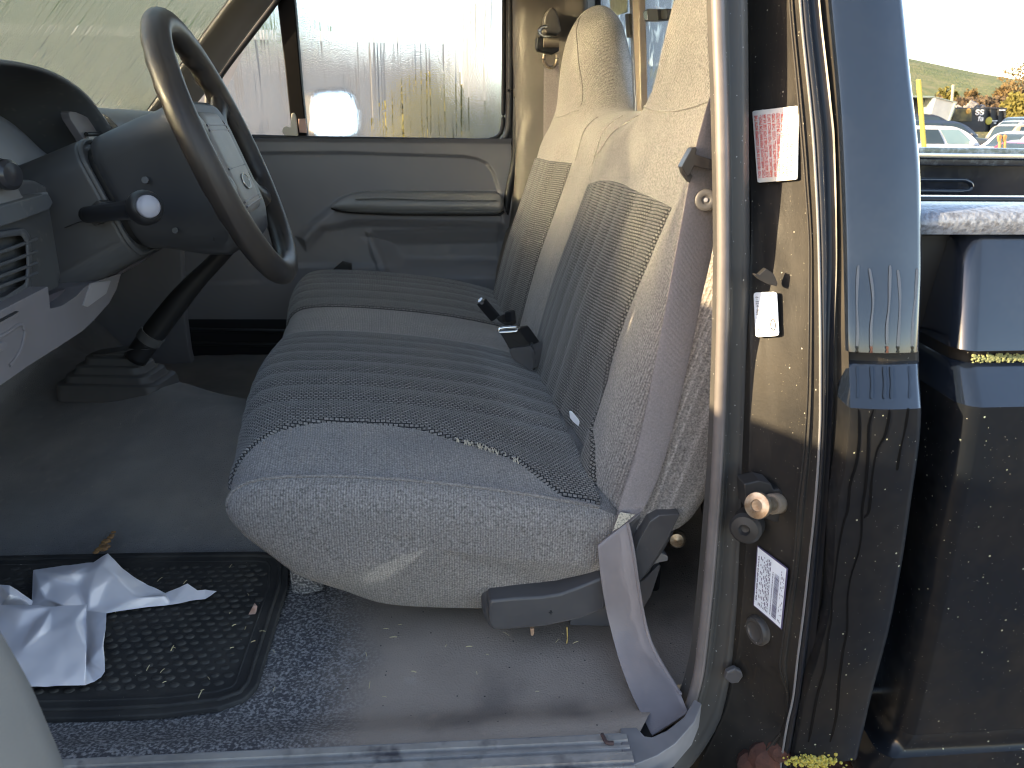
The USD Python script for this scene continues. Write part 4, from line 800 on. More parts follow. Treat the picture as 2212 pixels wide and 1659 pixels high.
# ---- buckles in the seat crease
def T11(pts): return [(737.3+x/3, 553+y/3) for x, y in pts]
BK = part(TR, 'belt_buckle', 'black buckle with a chrome mouth in a grey boot')
put(BK, 'body', plate(T11([(1022, 492), (1030, 484), (1140, 470), (1150, 480), (1218, 575), (1200, 600), (1095, 610), (1085, 600)]), (0.02, .022, 0), 2, .004, y=1.27), black_m)
put(BK, 'chrome_mouth', [tube(spline(ats(T11([(1018, 490), (1030, 470), (1138, 460), (1146, 468), (1134, 488), (1022, 494)]), y=1.266), 24, kind='p'), .0026)], chrome_m)
put(BK, 'boot', plate(T11([(1084, 612), (1096, 600), (1200, 588), (1228, 620), (1240, 670), (1238, 730), (1215, 745), (1190, 720), (1120, 680), (1095, 640)]), (.03, .03, 0), 4, .005, y=1.262), seatbase_m)
put(BK, 'boot_fin', plate(T11([(1218, 566), (1236, 568), (1258, 620), (1266, 680), (1255, 742), (1238, 745), (1250, 680), (1240, 625)]), (.004, .02, 0), 2, .003, y=1.268), colm)
BK2 = part(TR, 'belt_buckle', 'slim black centre belt tongue lying across the seat')
put(BK2, 'body', sweep(spline(ats(T11([(908, 295), (940, 335), (975, 375), (1000, 405)]), y=1.50), 12), rrect(.0045, .012, .004), up=(0, -.3, 1)), blackg_m)
put(BK2, 'chrome_tip', lathe([(.0004, .004), (.006, .004), (.0065, -.004), (.0004, -.004)], at(*T11([(908, 292)])[0], y=1.498), (-.6, -.2, .6), 14), chrome_m)
BK3 = part(TR, 'belt_buckle', 'small black buckle beside the centre belt tongue')
put(BK3, 'body', plate(T11([(1058, 362), (1090, 360), (1098, 372), (1104, 425), (1080, 432), (1060, 425)]), (.01, .015, 0), 2, .003, y=1.46), blackg_m)
put(BK3, 'strap', plate(T11([(1000, 400), (1030, 390), (1050, 430), (1105, 425), (1108, 455), (1060, 450), (1020, 425)]), (.01, .02, 0), 2, .003, y=1.475), black_m)
put(TR, 'paper_scrap', plate(T11([(1476, 1005), (1486, 1008), (1530, 1060), (1552, 1115), (1545, 1112), (1500, 1072), (1482, 1050)]), (.002, .001, 0), 0, .0003, y=1.01), scrap_m, label='small torn white paper stuck in the seat crease')

# ---- sill plate with ribs
SP = part(TR, 'sill_plate', 'worn ribbed grey door sill plate')
zs = .752
sL, sR = at(-200, 1660, z=zs), at(1352, 1588, z=zs)
dirx = (sR-sL)/np.linalg.norm(sR-sL); cross = np.array([dirx[1], -dirx[0], 0])
prof = []
w = 0.0; prof.append((-.004, -.012)); prof.append((-.002, .001))
ribs_ = [(.000, .010, .0030), (.014, .006, .0024), (.024, .013, .0036), (.040, .004, .002), (.047, .004, .002), (.054, .004, .002), (.061, .004, .002), (.068, .010, .003)]
for s0, ww, hh in ribs_: prof += [(s0, .0), (s0+.0012, hh), (s0+ww-.0012, hh), (s0+ww, .0)]
prof += [(.086, -.002), (.090, -.03)]
prof = np.array(prof); tt = np.linspace(0, 1, 60)
SPG = np.stack([sL*(1-t)+sR*t+cross*prof[:, :1]+np.c_[np.zeros((len(prof), 2)), prof[:, 1:]] for t in tt])
put(SP, 'ribbed_strip', grid(SPG), sill_m, 30)
put(SP, 'sill_corner', plate([(1340, 1572), (1375, 1571), (1392, 1590), (1408, 1592), (1440, 1578), (1478, 1548), (1500, 1510), (1516, 1520), (1500, 1560), (1460, 1606), (1420, 1632), (1360, 1656), (1346, 1659)], (0, 0, -.03), 3, .008, z=zs+.001), sillp_m, label='bluish grey painted end of the sill')
put(SP, 'anchor_hole', plate([(1374, 1552), (1384, 1548), (1410, 1590), (1400, 1596), (1384, 1585)], (0, 0, -.01), 1, .001, z=.742), black_m)
put(TR, 'rocker_panel', rbox((-1.2, .545, .50), (.235, .585, .742), .012), paint_m)
put(TR, 'sill_box', rbox((-1.2, .575, .50), (.235, .69, .722), .01), paint_m)

# ---- door opening seal (runs down the pillar and round into the sill)
bl = [(1548, -90), (1550, 0), (1558, 250), (1562, 553), (1558, 783), (1552, 950), (1543, 1106), (1527, 1300), (1513, 1430), (1492, 1520), (1455, 1585), (1410, 1630), (1350, 1668), (1200, 1705)]
by_ = [.735, .728, .712, .700, .694, .690, .688, .684, .682, .678, .668, .650, .632, .622]
sr_ = [(1616, -90), (1619, 0), (1621, 250), (1623, 553), (1621, 783), (1619, 950), (1615, 1106), (1604, 1300), (1591, 1430), (1566, 1540), (1524, 1620), (1468, 1685), (1400, 1725), (1230, 1775)]
Bp = spline([at(p[0], p[1], y=q) for p, q in zip(bl, by_)], 90, kind='p')
Sp = spline([at(p[0], p[1], y=q+.026) for p, q in zip(sr_, by_)], 90, kind='p')
SE = part(TR, 'door_seal', 'grey rubber door opening seal')
put(SE, 'seal_bead', tube(Bp, .0058, 12, up=(0, 1, 0)), bead_m, True)
cols = []
for s, o in ((-.12, .03), (0., .012), (.08, -.004), (.2, -.004), (.3, .0035), (.42, .0045), (.55, -.004), (.72, -.007), (.88, -.004), (.97, .004), (1.0, .016), (1.02, .04)):
    cols.append(Bp*(1-s)+Sp*s+np.array([0, 1, 0])*o+np.array([.2, 0, 0])*max(0, o-.01))
put(SE, 'seal_lip', grid(np.stack(cols, 1)), seal_m, True)
# ---- lock pillar on the driver's side: jamb, shut faces, outer skin
BPL = part(TR, 'door_pillar', 'black painted door pillar with dusty jamb and stickers')
ry = np.array([-90, 0, 250, 553, 783, 881, 1000, 1106, 1200, 1336, 1420, 1506, 1600, 1700.])
def colx(pts): p = np.array(pts, float); return PchipInterpolator(p[:, 1], p[:, 0], extrapolate=True)
c_in = colx([(1614, -90), (1617, 0), (1619, 250), (1621, 553), (1619, 783), (1617, 950), (1613, 1106), (1602, 1300), (1589, 1430), (1570, 1520), (1530, 1612), (1480, 1700)])
c_r1 = colx([(1700, -90), (1705, 0), (1724, 213), (1738, 380), (1748, 553), (1745, 820), (1738, 953), (1722, 1106), (1716, 1196), (1690, 1383), (1684, 1440), (1700, 1500), (1698, 1560), (1672, 1600), (1630, 1650), (1600, 1700)])
c_r2 = colx([(1722, -90), (1727, 0), (1758, 333), (1768, 553), (1771, 770), (1771, 886), (1767, 986), (1758, 1106), (1748, 1200), (1733, 1336), (1722, 1420), (1712, 1506), (1700, 1560), (1690, 1620), (1680, 1700)])
c_r3 = colx([(1764, -90), (1771, 0), (1795, 217), (1803, 300), (1808, 553), (1803, 700), (1798, 880), (1786, 1106), (1770, 1300), (1746, 1506), (1724, 1640), (1714, 1700)])
c_sl = colx([(1788, -90), (1796, 0), (1821, 300), (1830, 553), (1833, 760), (1836, 881), (1826, 1003), (1808, 1106), (1795, 1306), (1768, 1420), (1741, 1506), (1717, 1620), (1700, 1700)])
c_sr = colx([(1950, -90), (1961, 0), (1975, 140), (2000, 400), (2002, 553), (1996, 760), (1996, 800), (2001, 886), (1976, 1106), (1936, 1336), (1892, 1506), (1871, 1596), (1846, 1700)])
y_sk = PchipInterpolator([-90, 0, 250, 553, 770, 1106, 1500, 1700], [.728, .717, .687, .651, .626, .612, .618, .628])
pyv = np.linspace(-90, 1700, 150)
dj = .055-.0*pyv
def row_pts(cx, dy): return np.array([at(cx(p), p, y=float(y_sk(p))+dy) for p in pyv])
jin = row_pts(c_in, .075); jr1 = row_pts(c_r1, .020)
tj = np.linspace(0, 1, 26)
wob = (meshkit.fbm(np.stack(np.broadcast_arrays(pyv[:, None]*.004, tj[None, :]*3, 0*pyv[:, None]), -1), 3, 11)-.5)*.006
rec = -.0*tj+np.sin(np.pi*tj)**.6*.006
JG = jin[:, None]*(1-tj)[None, :, None]+jr1[:, None]*tj[None, :, None]+np.stack([0*wob, rec[None, :]+wob*np.sin(np.pi*tj)[None, :], 0*wob], -1)
# pressed pocket above the small label and stamped diagonal ribs
def press(px, py, rx, ry_, depth):
    d = ((1621+(1735-1621)*tj[None, :]-px)/rx)**2+((pyv[:, None]-py)/ry_)**2; return depth*np.exp(-d**2)
JG[..., 1] += press(1655, 640, 40, 130, .006)+press(1690, 1180, 40, 70, -.004)+press(1650, 1450, 30, 40, .006)
JG = np.concatenate([JG[:, :1]+np.array([-.004, .03, 0]), JG], 1)
put(BPL, 'jamb', grid(JG), jamb_m, True, label='dusty black door jamb')
j2 = row_pts(c_r2, .010); j3 = row_pts(c_r3, .010); sl_ = row_pts(c_sl, .004)
def strip(a, b, dys, name, m, lab=None):
    s = np.linspace(0, 1, len(dys)); P = a[:, None]*(1-s)[None, :, None]+b[:, None]*s[None, :, None]+np.array([0, 1, 0])*np.asarray(dys)[None, :, None]
    put(BPL, name, grid(P), m, True, label=lab)
strip(jr1, j2, [0, -.0025, .0, .004, .004, .001, 0], 'shut_flange', jamb_m)
strip(j2, j3, [.003, -.0015, -.0025, -.001, .003, .006, .004, 0], 'shut_face', shut_m)
strip(j3, sl_, [0, .006, .010, .010, .006, 0], 'shut_groove', jamb_m)
put(BPL, 'flange_edge', tube(spline(j2+np.array([0, -.001, 0]), 120), .0013, 6, up=(0, 1, 0)), inner_m, True)
put(BPL, 'flange_ridge', tube(spline(jr1+np.array([-.0005, -.001, 0]), 120), .0012, 6, up=(0, 1, 0)), jamb_m, True)
def skin(py0, py1, n, dy0, dy1, name, m, lab=None, flare=None, endtop=False, endbot=False):
    p = np.linspace(py0, py1, n); rows = []
    for q in p:
        t = (q-py0)/(py1-py0); dy = dy0*(1-t)+dy1*t; yy = float(y_sk(q))+dy; a_, b_ = c_sl(q), c_sr(q)
        A0, B0 = at(a_, q, y=yy+.002), at(b_, q, y=yy)
        B0 = B0+np.array([-.0, 0, 0]); w = B0-A0
        r = [A0+np.array([.004, .03, 0]), A0+np.array([0., .006, 0]), A0+w*.006+[0, .0006, 0], A0+w*.02]
        for s in np.linspace(.06, .86, 16): r.append(A0+w*s+np.array([0, -.004*np.sin(np.pi*s), 0]))
        for an in np.radians([10, 25, 40, 55, 70, 85]): r.append(A0+w*(.86+.14*np.sin(an))+np.array([0, -.0017+.016*(1-np.cos(an)), 0]))
        r.append(B0+np.array([.001, .05, 0])); r.append(B0+np.array([.001, .20, 0])); rows.append(r)
    R_ = np.array(rows)
    if endtop: R_ = np.concatenate([(R_[:1]+np.array([0, .02, -.0])), R_])
    if endbot: R_ = np.concatenate([R_, (R_[-1:]+np.array([0, .03, 0]))])
    put(BPL, name, grid(R_), m, 40, label=lab)
skin(-90, 760, 90, 0, 0, 'upper_skin', paint_m, 'smooth black outer panel with a blue sky sheen', endbot=True)
skin(757, 790, 6, .014, .014, 'belt_groove', jamb_m)
skin(785, 881, 12, .004, -.022, 'belt_facet', paint_m, 'sloping facet of the body side', endtop=True)
skin(881, 1640, 80, -.022, 0, 'lower_skin', lower_m, 'specked black lower cab corner', endbot=True)
# runs of water
def T21(pts): return [(1474.7+x/3, 553+y/3) for x, y in pts]
def T22(pts): return [(1474.7+x/3, 1106+y/3) for x, y in pts]
def streak(px, wpx, m, dy, name='water_streak'):
    c = np.array(spline(px, 40, kind='p')); ww = wpx*(1+.25*np.sin(np.linspace(0, 9, 40)))*np.r_[.6, np.ones(38), .5]
    def yy(q):
        t = np.clip((q-785)/96, 0, 1); base = np.where(q < 783, 0, np.where(q < 881, .004-.026*t, -.022+.022*np.clip((q-881)/759, 0, 1))); return float(y_sk(q))+float(base)-.0052
    rows = []
    for (x, q), w_ in zip(c, ww):
        s = (x-c_sl(q))/(c_sr(q)-c_sl(q)); e = yy(q)+.0052+.002*(1-s)-.004*np.sin(np.pi*np.clip(s, 0, .86))+.4*dy-.0003
        rows.append([at(x-w_, q, y=e+.0001), at(x, q, y=e), at(x+w_, q, y=e+.0001)])
    put(BPL, name, grid(np.array(rows)), m, True)
for px in ([(1140, 995), (1145, 1150), (1125, 1350), (1085, 1480), (1068, 1659), (1055, 1690), (1010, 1900), (985, 2100), (965, 2260), (965, 2340), (945, 2450), (925, 2650), (870, 2860), (830, 3080), (815, 3150)],
           [(1238, 995), (1205, 1110), (1200, 1300), (1185, 1500), (1162, 1659), (1160, 1780), (1145, 1900), (1085, 2100), (1068, 2230), (1068, 2400), (1040, 2560), (1015, 2750), (1000, 2950), (955, 3150)],
           [(1340, 995), (1315, 1150), (1260, 1260), (1230, 1420), (1205, 1659), (1175, 1700)], [(1462, 985), (1440, 1130), (1410, 1260), (1390, 1390)]):
    streak(T21(px), 2.6, wet_m, -.0006)
for px in ([(1140, 60), (1130, 300), (1135, 500), (1130, 590)], [(1210, 80), (1235, 300), (1222, 480), (1222, 590)], [(1345, 60), (1340, 300), (1325, 480), (1325, 575)], [(1395, 90), (1410, 300), (1405, 430), (1395, 590)], [(1520, 80), (1510, 260), (1492, 420), (1488, 590)]):
    streak(T21(px), 2.5, pale_streak_m, -.0003); streak(T21([(px[-1][0], 585), (px[-1][0]+2, 605), (px[-1][0], 628)]), 2.6, rust_m if px[0][0] in (1210, 1345) else wet_m, -.0008)
for x0 in (1130, 1222, 1305, 1350, 1468):
    streak(T21([(x0, 712), (x0+4, 830), (x0+3, 920)]), 2.4, facet_m, .0004)
# stickers
def quadmap(q, ymap=None):
    q = [np.asarray(p) for p in q]
    return lambda u, v: (1-v)*((1-u)*q[0]+u*q[1])+v*((1-u)*q[3]+u*q[2])
def jam(px, py, lift=.0016):
    """a point on the jamb seen at the pixel, lifted a little off it"""
    a_, b_ = c_in(py), c_r1(py); t = np.clip((px-a_)/(b_-a_), 0, 1); yi, y1 = float(y_sk(py))+.075, float(y_sk(py))+.020
    A_, B_ = at(a_, py, y=yi), at(b_, py, y=y1); n = np.cross(B_-A_, Z); n /= np.linalg.norm(n); n = n*np.sign(-n[1] if abs(n[1]) > 1e-9 else 1)
    d = ray(px, py); c = A_+np.array([0, 0, 0]); tt_ = ((c-CAM)@n)/(d@n); return CAM+d*tt_+n*lift, n
def sticker(corners, name, m, lab, r=.08, lift=.0022):
    q = [jam(*c, lift=lift)[0] for c in corners]; c0 = sum(q)/4
    ex = q[1]-q[0]; ey = q[3]-q[0]; n = np.cross(ex, ey); n /= np.linalg.norm(n); n = n if n[1] < 0 else -n
    q = [p-n*((p-c0)@n) for p in q]; mp = quadmap(q)
    rr = [(r*.6, 0), (1-r*.6, 0), (1-r*.18, r*.2), (1, r), (1, 1-r), (1-r*.18, 1-r*.2), (1-r*.6, 1), (r*.6, 1), (r*.18, 1-r*.2), (0, 1-r), (0, r), (r*.18, r*.2)]
    S = part(BPL, name, lab); o = np.array([mp(u, v) for u, v in rr])+n*.0008
    put(S, 'label_film', slab(o, -n*.0010, .0002, 1), m); return S, q, n, mp
def write(S, mp, n, lines, m, name='print'):
    """lines: (text, u0, u1, v0, v1): u along the reading direction, v upwards"""
    out = []
    for s, u0, u1, v0, v1 in lines:
        t = meshkit.text_mesh(s, 1.0, .1); v = np.array(t.vertices); v[:, 0] = u0+(u1-u0)*v[:, 0]/v[:, 0].max(); v[:, 1] = v0+(v1-v0)*v[:, 1]
        P = mp(v[:, :1], v[:, 1:2])+n*(.0010+.0004*(v[:, 2:] > .05)); out.append((P, np.array(t.faces)))
    put(S, name, out, m, False)
def bars(S, mp, n, rects, m, name='print'):
    out = []
    for u0, u1, v0, v1 in rects:
        q = np.array([mp(u, v) for u, v in ((u0, v0), (u1, v0), (u1, v1), (u0, v1))]); out.append((np.vstack([q+n*.0011]), np.array([[0, 1, 2], [0, 2, 3]])))
    put(S, name, out, m, False)
# red print warning: reads upward
S1, q1_, n1, mp1 = sticker([(1641.5, 395), (1630.5, 240.5), (1726.5, 227.5), (1727.5, 388)], 'warning_label', sticker_m, 'white warning label with red print', .05)
mpa = lambda u, v: mp1(u, 1-v)
L1 = ["THIS VEHICLE IS NOT EQUIPPED WITH THE", "FORD AMBULANCE PREPARATION PACK-", "AGE AND IS NOT SUITABLE FOR USE AS AN", "AMBULANCE. MAKING THIS VEHICLE INTO", "AN AMBULANCE WILL VOID THE FORD", "WARRANTY AND MAY RESULT IN ELEVATED", "UNDERBODY TEMPERATURES, FUEL OVER-", "PRESSURIZATION AND THE RISK OF FUEL", "EXPULSION AND FIRES."]
write(S1, mpa, n1, [(s, .06, (.50 if i == 8 else .93), 1-(.115+.0975*i), 1-(.115+.0975*i)+.062) for i, s in enumerate(L1)], red_m)
bars(S1, mpa, n1, [(.06, .93, .765, .771), (.06, .13, .668, .674)], red_m, 'underline')
bars(S1, mpa, n1, [(.70, .93, .055, .066)], red_m, 'fine_print')
# calibration label: reads downward
S2, q2_, n2, mp2 = sticker([(1681.3, 629.7), (1686.3, 724.7), (1636.3, 728), (1631.4, 631.3)], 'calibration_label', sticker2_m, 'small white calibration label', .12)
mpb = lambda u, v: mp2(u, 1-v)
write(S2, mpb, n2, [("CALIBRATION", .05, .50, .82, .92), ("ETALONNAGE", .06, .51, .67, .77), ("6-51H-R06", .09, .51, .11, .22), ("SGY", .81, .97, .09, .21), ("FORD", .56, .66, .12, .16), ("Ford", .66, .84, .75, .83)], ink_m)
bars(S2, mpb, n2, [(.68, .78, .12, .155)], ink2_m)
ov = np.array([mpb(.745+.125*math.cos(t), .79+.10*math.sin(t)) for t in np.linspace(0, 2*np.pi, 41)[:-1]])+n2*.0012
put(S2, 'oval', tube(ov, .0005, 6, closed=True, up=n2), ink_m)
# slanted certification label: reads upward
S3, q3_, n3, mp3 = sticker([(1631.5, 1306), (1640, 1179), (1707, 1226), (1691, 1357)], 'certification_label', sticker2_m, 'slanted white certification label with barcode', .03)
mpc = lambda u, v: mp3(u, 1-v)
put(S3, 'label_border', tube(np.array([mp3(u, v) for u, v in ((0, 0), (.25, 0), (.5, 0), (.75, 0), (1, 0), (1, .25), (1, .5), (1, .75), (1, 1), (.75, 1), (.5, 1), (.25, 1), (0, 1), (0, .75), (0, .5), (0, .25))])+n3*.0003, .0009, 6, closed=True, up=n3), ink2_m, False)
write(S3, mpc, n3, [("MFD. BY FORD MOTOR CO. IN U.S.A.", .12, .88, .90, .94)], ink2_m)
rb = []
for i, v0 in enumerate((.84, .79, .73, .67, .62, .565, .52)):
    u = .07
    while u < .93:
        w_ = rng.uniform(.015, .07); rb.append((u, min(u+w_, .94), v0-.018, v0+.008)); u += w_+rng.uniform(.008, .03 if i > 3 else .09)
u = .08
while u < .80: w_ = rng.uniform(.010, .03); rb.append((u, u+w_, .40, .43)); u += w_+.012
for i, v0 in enumerate((.145, .10, .06)):
    u = .07
    while u < .9: w_ = rng.uniform(.015, .05); rb.append((u, u+w_, v0-.012, v0+.006)); u += w_+rng.uniform(.01, .14)
bars(S3, mpc, n3, rb, ink2_m, 'small_print')
bc_, u = [], .07
while u < .80: w_ = rng.choice([.005, .009, .013]); bc_.append((u, u+w_, .20, .36)); u += w_+rng.choice([.004, .007, .010])
bars(S3, mpc, n3, bc_, ink2_m, 'barcode')
# striker, bumper stop, grommets
def jp(px, py, l=0.): return jam(px, py, lift=l)[0]
nj = jam(1650, 1090)[1]
put(BPL, 'striker_plate', slab(ats(round_px([(1607, 1046), (1640, 1038), (1665, 1044), (1672, 1058), (1684, 1056), (1696, 1070), (1703, 1095), (1700, 1122), (1692, 1130), (1672, 1128), (1640, 1115), (1612, 1098)], 3), y=float(y_sk(1080))+.040), (.0, .02, 0), .003), rubber_m)
pin0 = jp(1682, 1086, .002); pin1 = at(1637, 1092, y=pin0[1]-.026)
dp = (pin1-pin0)/np.linalg.norm(pin1-pin0)
put(BPL, 'striker_pin', lathe([(.011, -.01), (.010, .0), (.0075, .004), (.0072, np.linalg.norm(pin1-pin0)-.004), (.0072, np.linalg.norm(pin1-pin0))], pin0, dp, 20), steel_m)
put(BPL, 'striker_head', lathe([(.0070, -.0045), (.0125, -.0035), (.0132, .0), (.0125, .0025), (.0060, .0032), (.0055, .0012), (.0008, .001)], pin1, dp, 24), steel_m)
put(BPL, 'striker_spacer', lathe([(.0100, .0), (.0104, .002), (.0104, .012), (.0098, .014)], pin0, dp, 20), brown_m)
put(BPL, 'rubber_stop', lathe([(.0165, -.02), (.0165, .002), (.0135, .006), (.006, .0075), (.004, .003), (.001, .0025)], at(1611, 1140, y=float(y_sk(1140))+.052), (-.55, -.8, .1), 24), rubber_m)
for pp, rx in (((1638, 1361), .0155),):
    put(BPL, 'grommet', lathe([(rx, -.004), (rx*1.06, .001), (rx*.93, .0045), (rx*.72, .0045), (rx*.60, .0022), (rx*.2, .0018), (.0005, .0018)], jp(*pp, .001), nj*.8+np.array([-.35, 0, .0]), 24), seal_m, 50)
put(BPL, 'bare_patch', plate([(1570, 1453), (1588, 1444), (1603, 1452), (1606, 1462), (1596, 1476), (1580, 1478), (1566, 1467)], (0, .006, 0), 3, .002, y=float(y_sk(1460))+.060), mat('bare_metal', (.06, .06, .065), .5))
put(BPL, 'bent_tab', plate([(1626, 590), (1640, 594), (1655, 580), (1672, 592), (1680, 612), (1678, 619), (1660, 614), (1640, 604)], (0, .006, 0), 2, .003, y=float(y_sk(600))+.036), rubber_m)
put(BPL, 'rust_blister', [lathe([(.018, -.01), (.020, .0), (.014, .009), (.004, .012)], at(1655, 1640, y=.645), (-.2, -1, .3), 14), lathe([(.013, -.01), (.014, .0), (.009, .008), (.002, .010)], at(1683, 1622, y=.640), (-.2, -1, .3), 12), lathe([(.016, -.01), (.017, .0), (.009, .008), (.002, .010)], at(1625, 1655, y=.65), (-.2, -1, .3), 12)], rust_m, 30)
li = []
for i in range(260):
    px, py = rng.normal(1760, 28), rng.normal(1645, 7)-.03*0
    p = at(px, py, y=float(y_sk(1640))-.004+rng.uniform(-.003, .003)); li.append(trimesh.creation.icosphere(0, rng.uniform(.0008, .0024)).apply_translation(p))
put(BPL, 'lichen', li, lichen_m, False, label='yellow lichen at the foot of the pillar', kind='stuff')
put(BPL, 'pillar_foot', rbox(at(1700, 1668, y=.66)-[.03, .02, .05], at(1900, 1668, y=.66)+[.03, .05, -.004], .01), rust_m)

# ---- cargo bed
CB = part(TR, 'cargo_bed', 'black cargo bed with frosted rails')
zpx = lambda py, y=.63, px=2110: at(px, py, y=y)[2]
fx = colx([(2110, 470), (2094, 492), (2088, 540), (2084, 640), (2079, 720), (2075, 786), (2088, 880), (2075, 980), (2058, 1053), (2048, 1106), (2025, 1240), (2001, 1356), (1975, 1480), (1958, 1573), (1925, 1620), (1890, 1660), (1870, 1700)])
def bedrow(py, y, round_=True, xe=2.9):
    A0 = at(fx(py), py, y=y); r = [A0+[.03, .3, 0], A0+[.004, .06, 0]]
    for an in np.radians([0, 20, 40, 60, 80, 90]): r.append(A0+np.array([.016*(1-np.cos(an)), .020*(1-np.sin(an)), 0]))
    for s in np.linspace(.04, 1, 10)**1.6: q = A0.copy(); q[0] += .016+(xe-A0[0])*s; r.append(q)
    return np.array(r)
def bedstrip(rows, name, m, lab=None): put(CB, name, grid(np.stack([bedrow(p, y) for p, y in rows])), m, 40, label=lab)
bedstrip([(486, .72), (488, .70), (493, .690), (503, .680), (520, .672), (600, .655), (700, .637), (759, .628)], 'upper_side', paint_m, 'black upper bed side with a blue sheen')
bedstrip([(755, .640), (770, .642), (792, .640)], 'side_groove', jamb_m)
bedstrip([(785, .634), (800, .628), (881, .600)], 'side_facet', paint_m)
bedstrip([(881, .600), (1000, .598), (1150, .600), (1300, .605), (1450, .614), (1590, .626)], 'lower_side', lower_m, 'specked black lower bed side')
bedstrip([(1590, .626), (1600, .632), (1622, .632), (1640, .626), (1700, .630), (1790, .64)], 'lower_flange', lower_m)
mo_ = []
for i in range(200):
    px = rng.uniform(2100, 2216); py = rng.normal(773, 5)*1.0
    mo_.append(trimesh.creation.icosphere(0, rng.uniform(.0006, .0018)).apply_translation(at(px, py, y=.638)))
put(CB, 'groove_lichen', mo_, mat('pale_lichen', (.20, .22, .10), .9), False, kind='stuff')
mo_ = []
for i in range(500):
    px = rng.uniform(2072, 2216); mo_.append(trimesh.creation.icosphere(0, rng.uniform(.001, .003)).apply_translation(at(px, 484+rng.normal(0, 1.2), y=.69+rng.uniform(0, .02))))
put(CB, 'moss', mo_, moss_m, False, kind='stuff')
# near rail
zr = at(2110, 448, y=.70)[2]
def railbox(y0, y1, z0, z1, x0, x1=2.9, r=.006): return rbox((x0, y0, z0), (x1, y1, z1), r)
xr0 = at(1955, 440, y=.68)[0]
put(CB, 'near_rail', grid(np.stack([np.array([[x, .672, zr-.022], [x, .664, zr-.012], [x, .668, zr-.002], [x, .69, zr+.003], [x, .715, zr+.004], [x, .735, zr+.001], [x, .742, zr-.004], [x, .745, zr-.02]]) for x in np.linspace(xr0, 2.9, 60)])), frost_m, True, label='frosted near bed rail')
put(CB, 'rail_inner_lip', rbox((xr0, .747, zr-.05), (2.9, .770, zr+.006), .003), blackg_m)
put(CB, 'rail_inner_edge', rbox((xr0, .771, zr-.006), (2.9, .790, zr+.004), .003), frost_m)
put(CB, 'under_rail', rbox((xr0, .70, zr-.12), (2.9, .74, zr-.024), .004), black_m)
put(CB, 'front_wall', rbox((.455, .74, .70), (.475, 2.26, zr-.30), .01), paint_m)
put(CB, 'bed_floor', rbox((.47, .70, .68), (2.9, 2.3, .72), .01), paint_m)
y_f = 2.28
zf1, zf2, zf3 = at(2110, 320, y=y_f)[2], at(2110, 334, y=y_f)[2], at(2110, 424, y=y_f)[2]
put(CB, 'far_wall', rbox((.53, y_f+.02, .70), (2.9, y_f+.06, zf2), .01), paint_m)
put(CB, 'far_rail', rbox((.53, y_f-.01, zf2+.002), (2.9, y_f+.09, zf1), .006), rail2_m, label='wet far bed rail')
put(CB, 'far_rail_lip', rbox((.53, y_f-.016, zf2-.012), (2.9, y_f-.004, zf2+.004), .003), chrome_m)
put(CB, 'far_rail_face', rbox((.53, y_f-.008, at(2110, 358, y=y_f)[2]), (2.9, y_f+.02, zf2-.013), .003), mat('wet_rail', (.02, .022, .03), .25, (.10, .11, .12), 40, lo=.5, hi=.65))
slot = round_px([(1960, 388), (2085, 389), (2098, 396), (2100, 404), (2092, 412), (2075, 414), (1960, 412)], 4)
put(CB, 'pressed_slot', tube(ats(slot, y=y_f+.018), .006, closed=True, up=(0, 1, 0)), paint_m, True)

# ---- open driver's door: only its trailing lower corner shows
DD = part(TR, 'driver_door', 'pale grey trailing edge of the open driver door')
e0 = np.array([(-70, 1230), (0, 1368), (30, 1420), (67, 1488), (100, 1565), (138, 1659), (170, 1760), (200, 1870)])
edge = spline(ats(e0, y=.36), 40, kind='p'); rows = []
for p in edge:
    vd = (p-CAM)*[1, 1, 0]; vd /= np.linalg.norm(vd); lf = np.array([-vd[1], vd[0], 0])
    r = [p+lf*.42+vd*.16, p+lf*.2+vd*.09, p+lf*.06+vd*.045, p+lf*.015+vd*.025, p, p+lf*.012-vd*.02, p+lf*.04-vd*.036, p+lf*.09-vd*.042, p+lf*.16-vd*.03, p+lf*.42+vd*.09]
    rows.append(spline(r, 44, kind='p'))
put(DD, 'inner_panel', grid(np.array(rows)), doorg_m, True)
ds = [np.array([-.835, .555]), np.array([-.80, .50]), np.array([-.72, .34]), np.array([-.64, .17])]; dw = np.array([-.05, -.025])
put(DD, 'outer_shell', m3.Manifold.batch_hull([m3.Manifold.sphere(.025, 12).translate([*p, z]) for p in (ds[0], ds[-1]) for z in (.58, 1.315)]), doorg_m)
put(DD, 'window_frame', [tube(np.linspace([*ds[0], 1.31], [*(ds[0]+[.02, -.01]), 1.40], 4), .018, 8), tube(np.linspace([*ds[-1], 1.31], [*ds[-1], 1.72], 4), .018, 8)], black_m)

# ================================================================== LOOSE THINGS IN THE CAB
FM = thing('floor_mat', 'black rubber floor mat with raised dimples, dusty and littered', 'floor mat', at(300, 1380, z=.735))
mz = .736
mo = round_px([(-200, 1205), (60, 1200), (300, 1195), (560, 1192), (608, 1196), (624, 1215), (622, 1262), (600, 1335), (574, 1420), (556, 1480), (530, 1508), (470, 1528), (350, 1543), (200, 1550), (-200, 1556)], 16)
mw = ats(mo, z=mz)
def mat_z(p): # the mat's far edge climbs a little with the floor
    return np.maximum(floor_z(p[..., 0], p[..., 1])-.728, 0)
sb_ = slab(mw, (0, 0, -.006), .002); vv = np.array(sb_[0]); vv[:, 2] += mat_z(vv)*.9
put(FM, 'sheet', (vv, sb_[1]), matrub_m)
pg = Polygon(mw[:, :2]); inn1 = np.array(pg.buffer(-.012).exterior.coords)[:-1]; inn2 = np.array(pg.buffer(-.026).exterior.coords)[:-1]
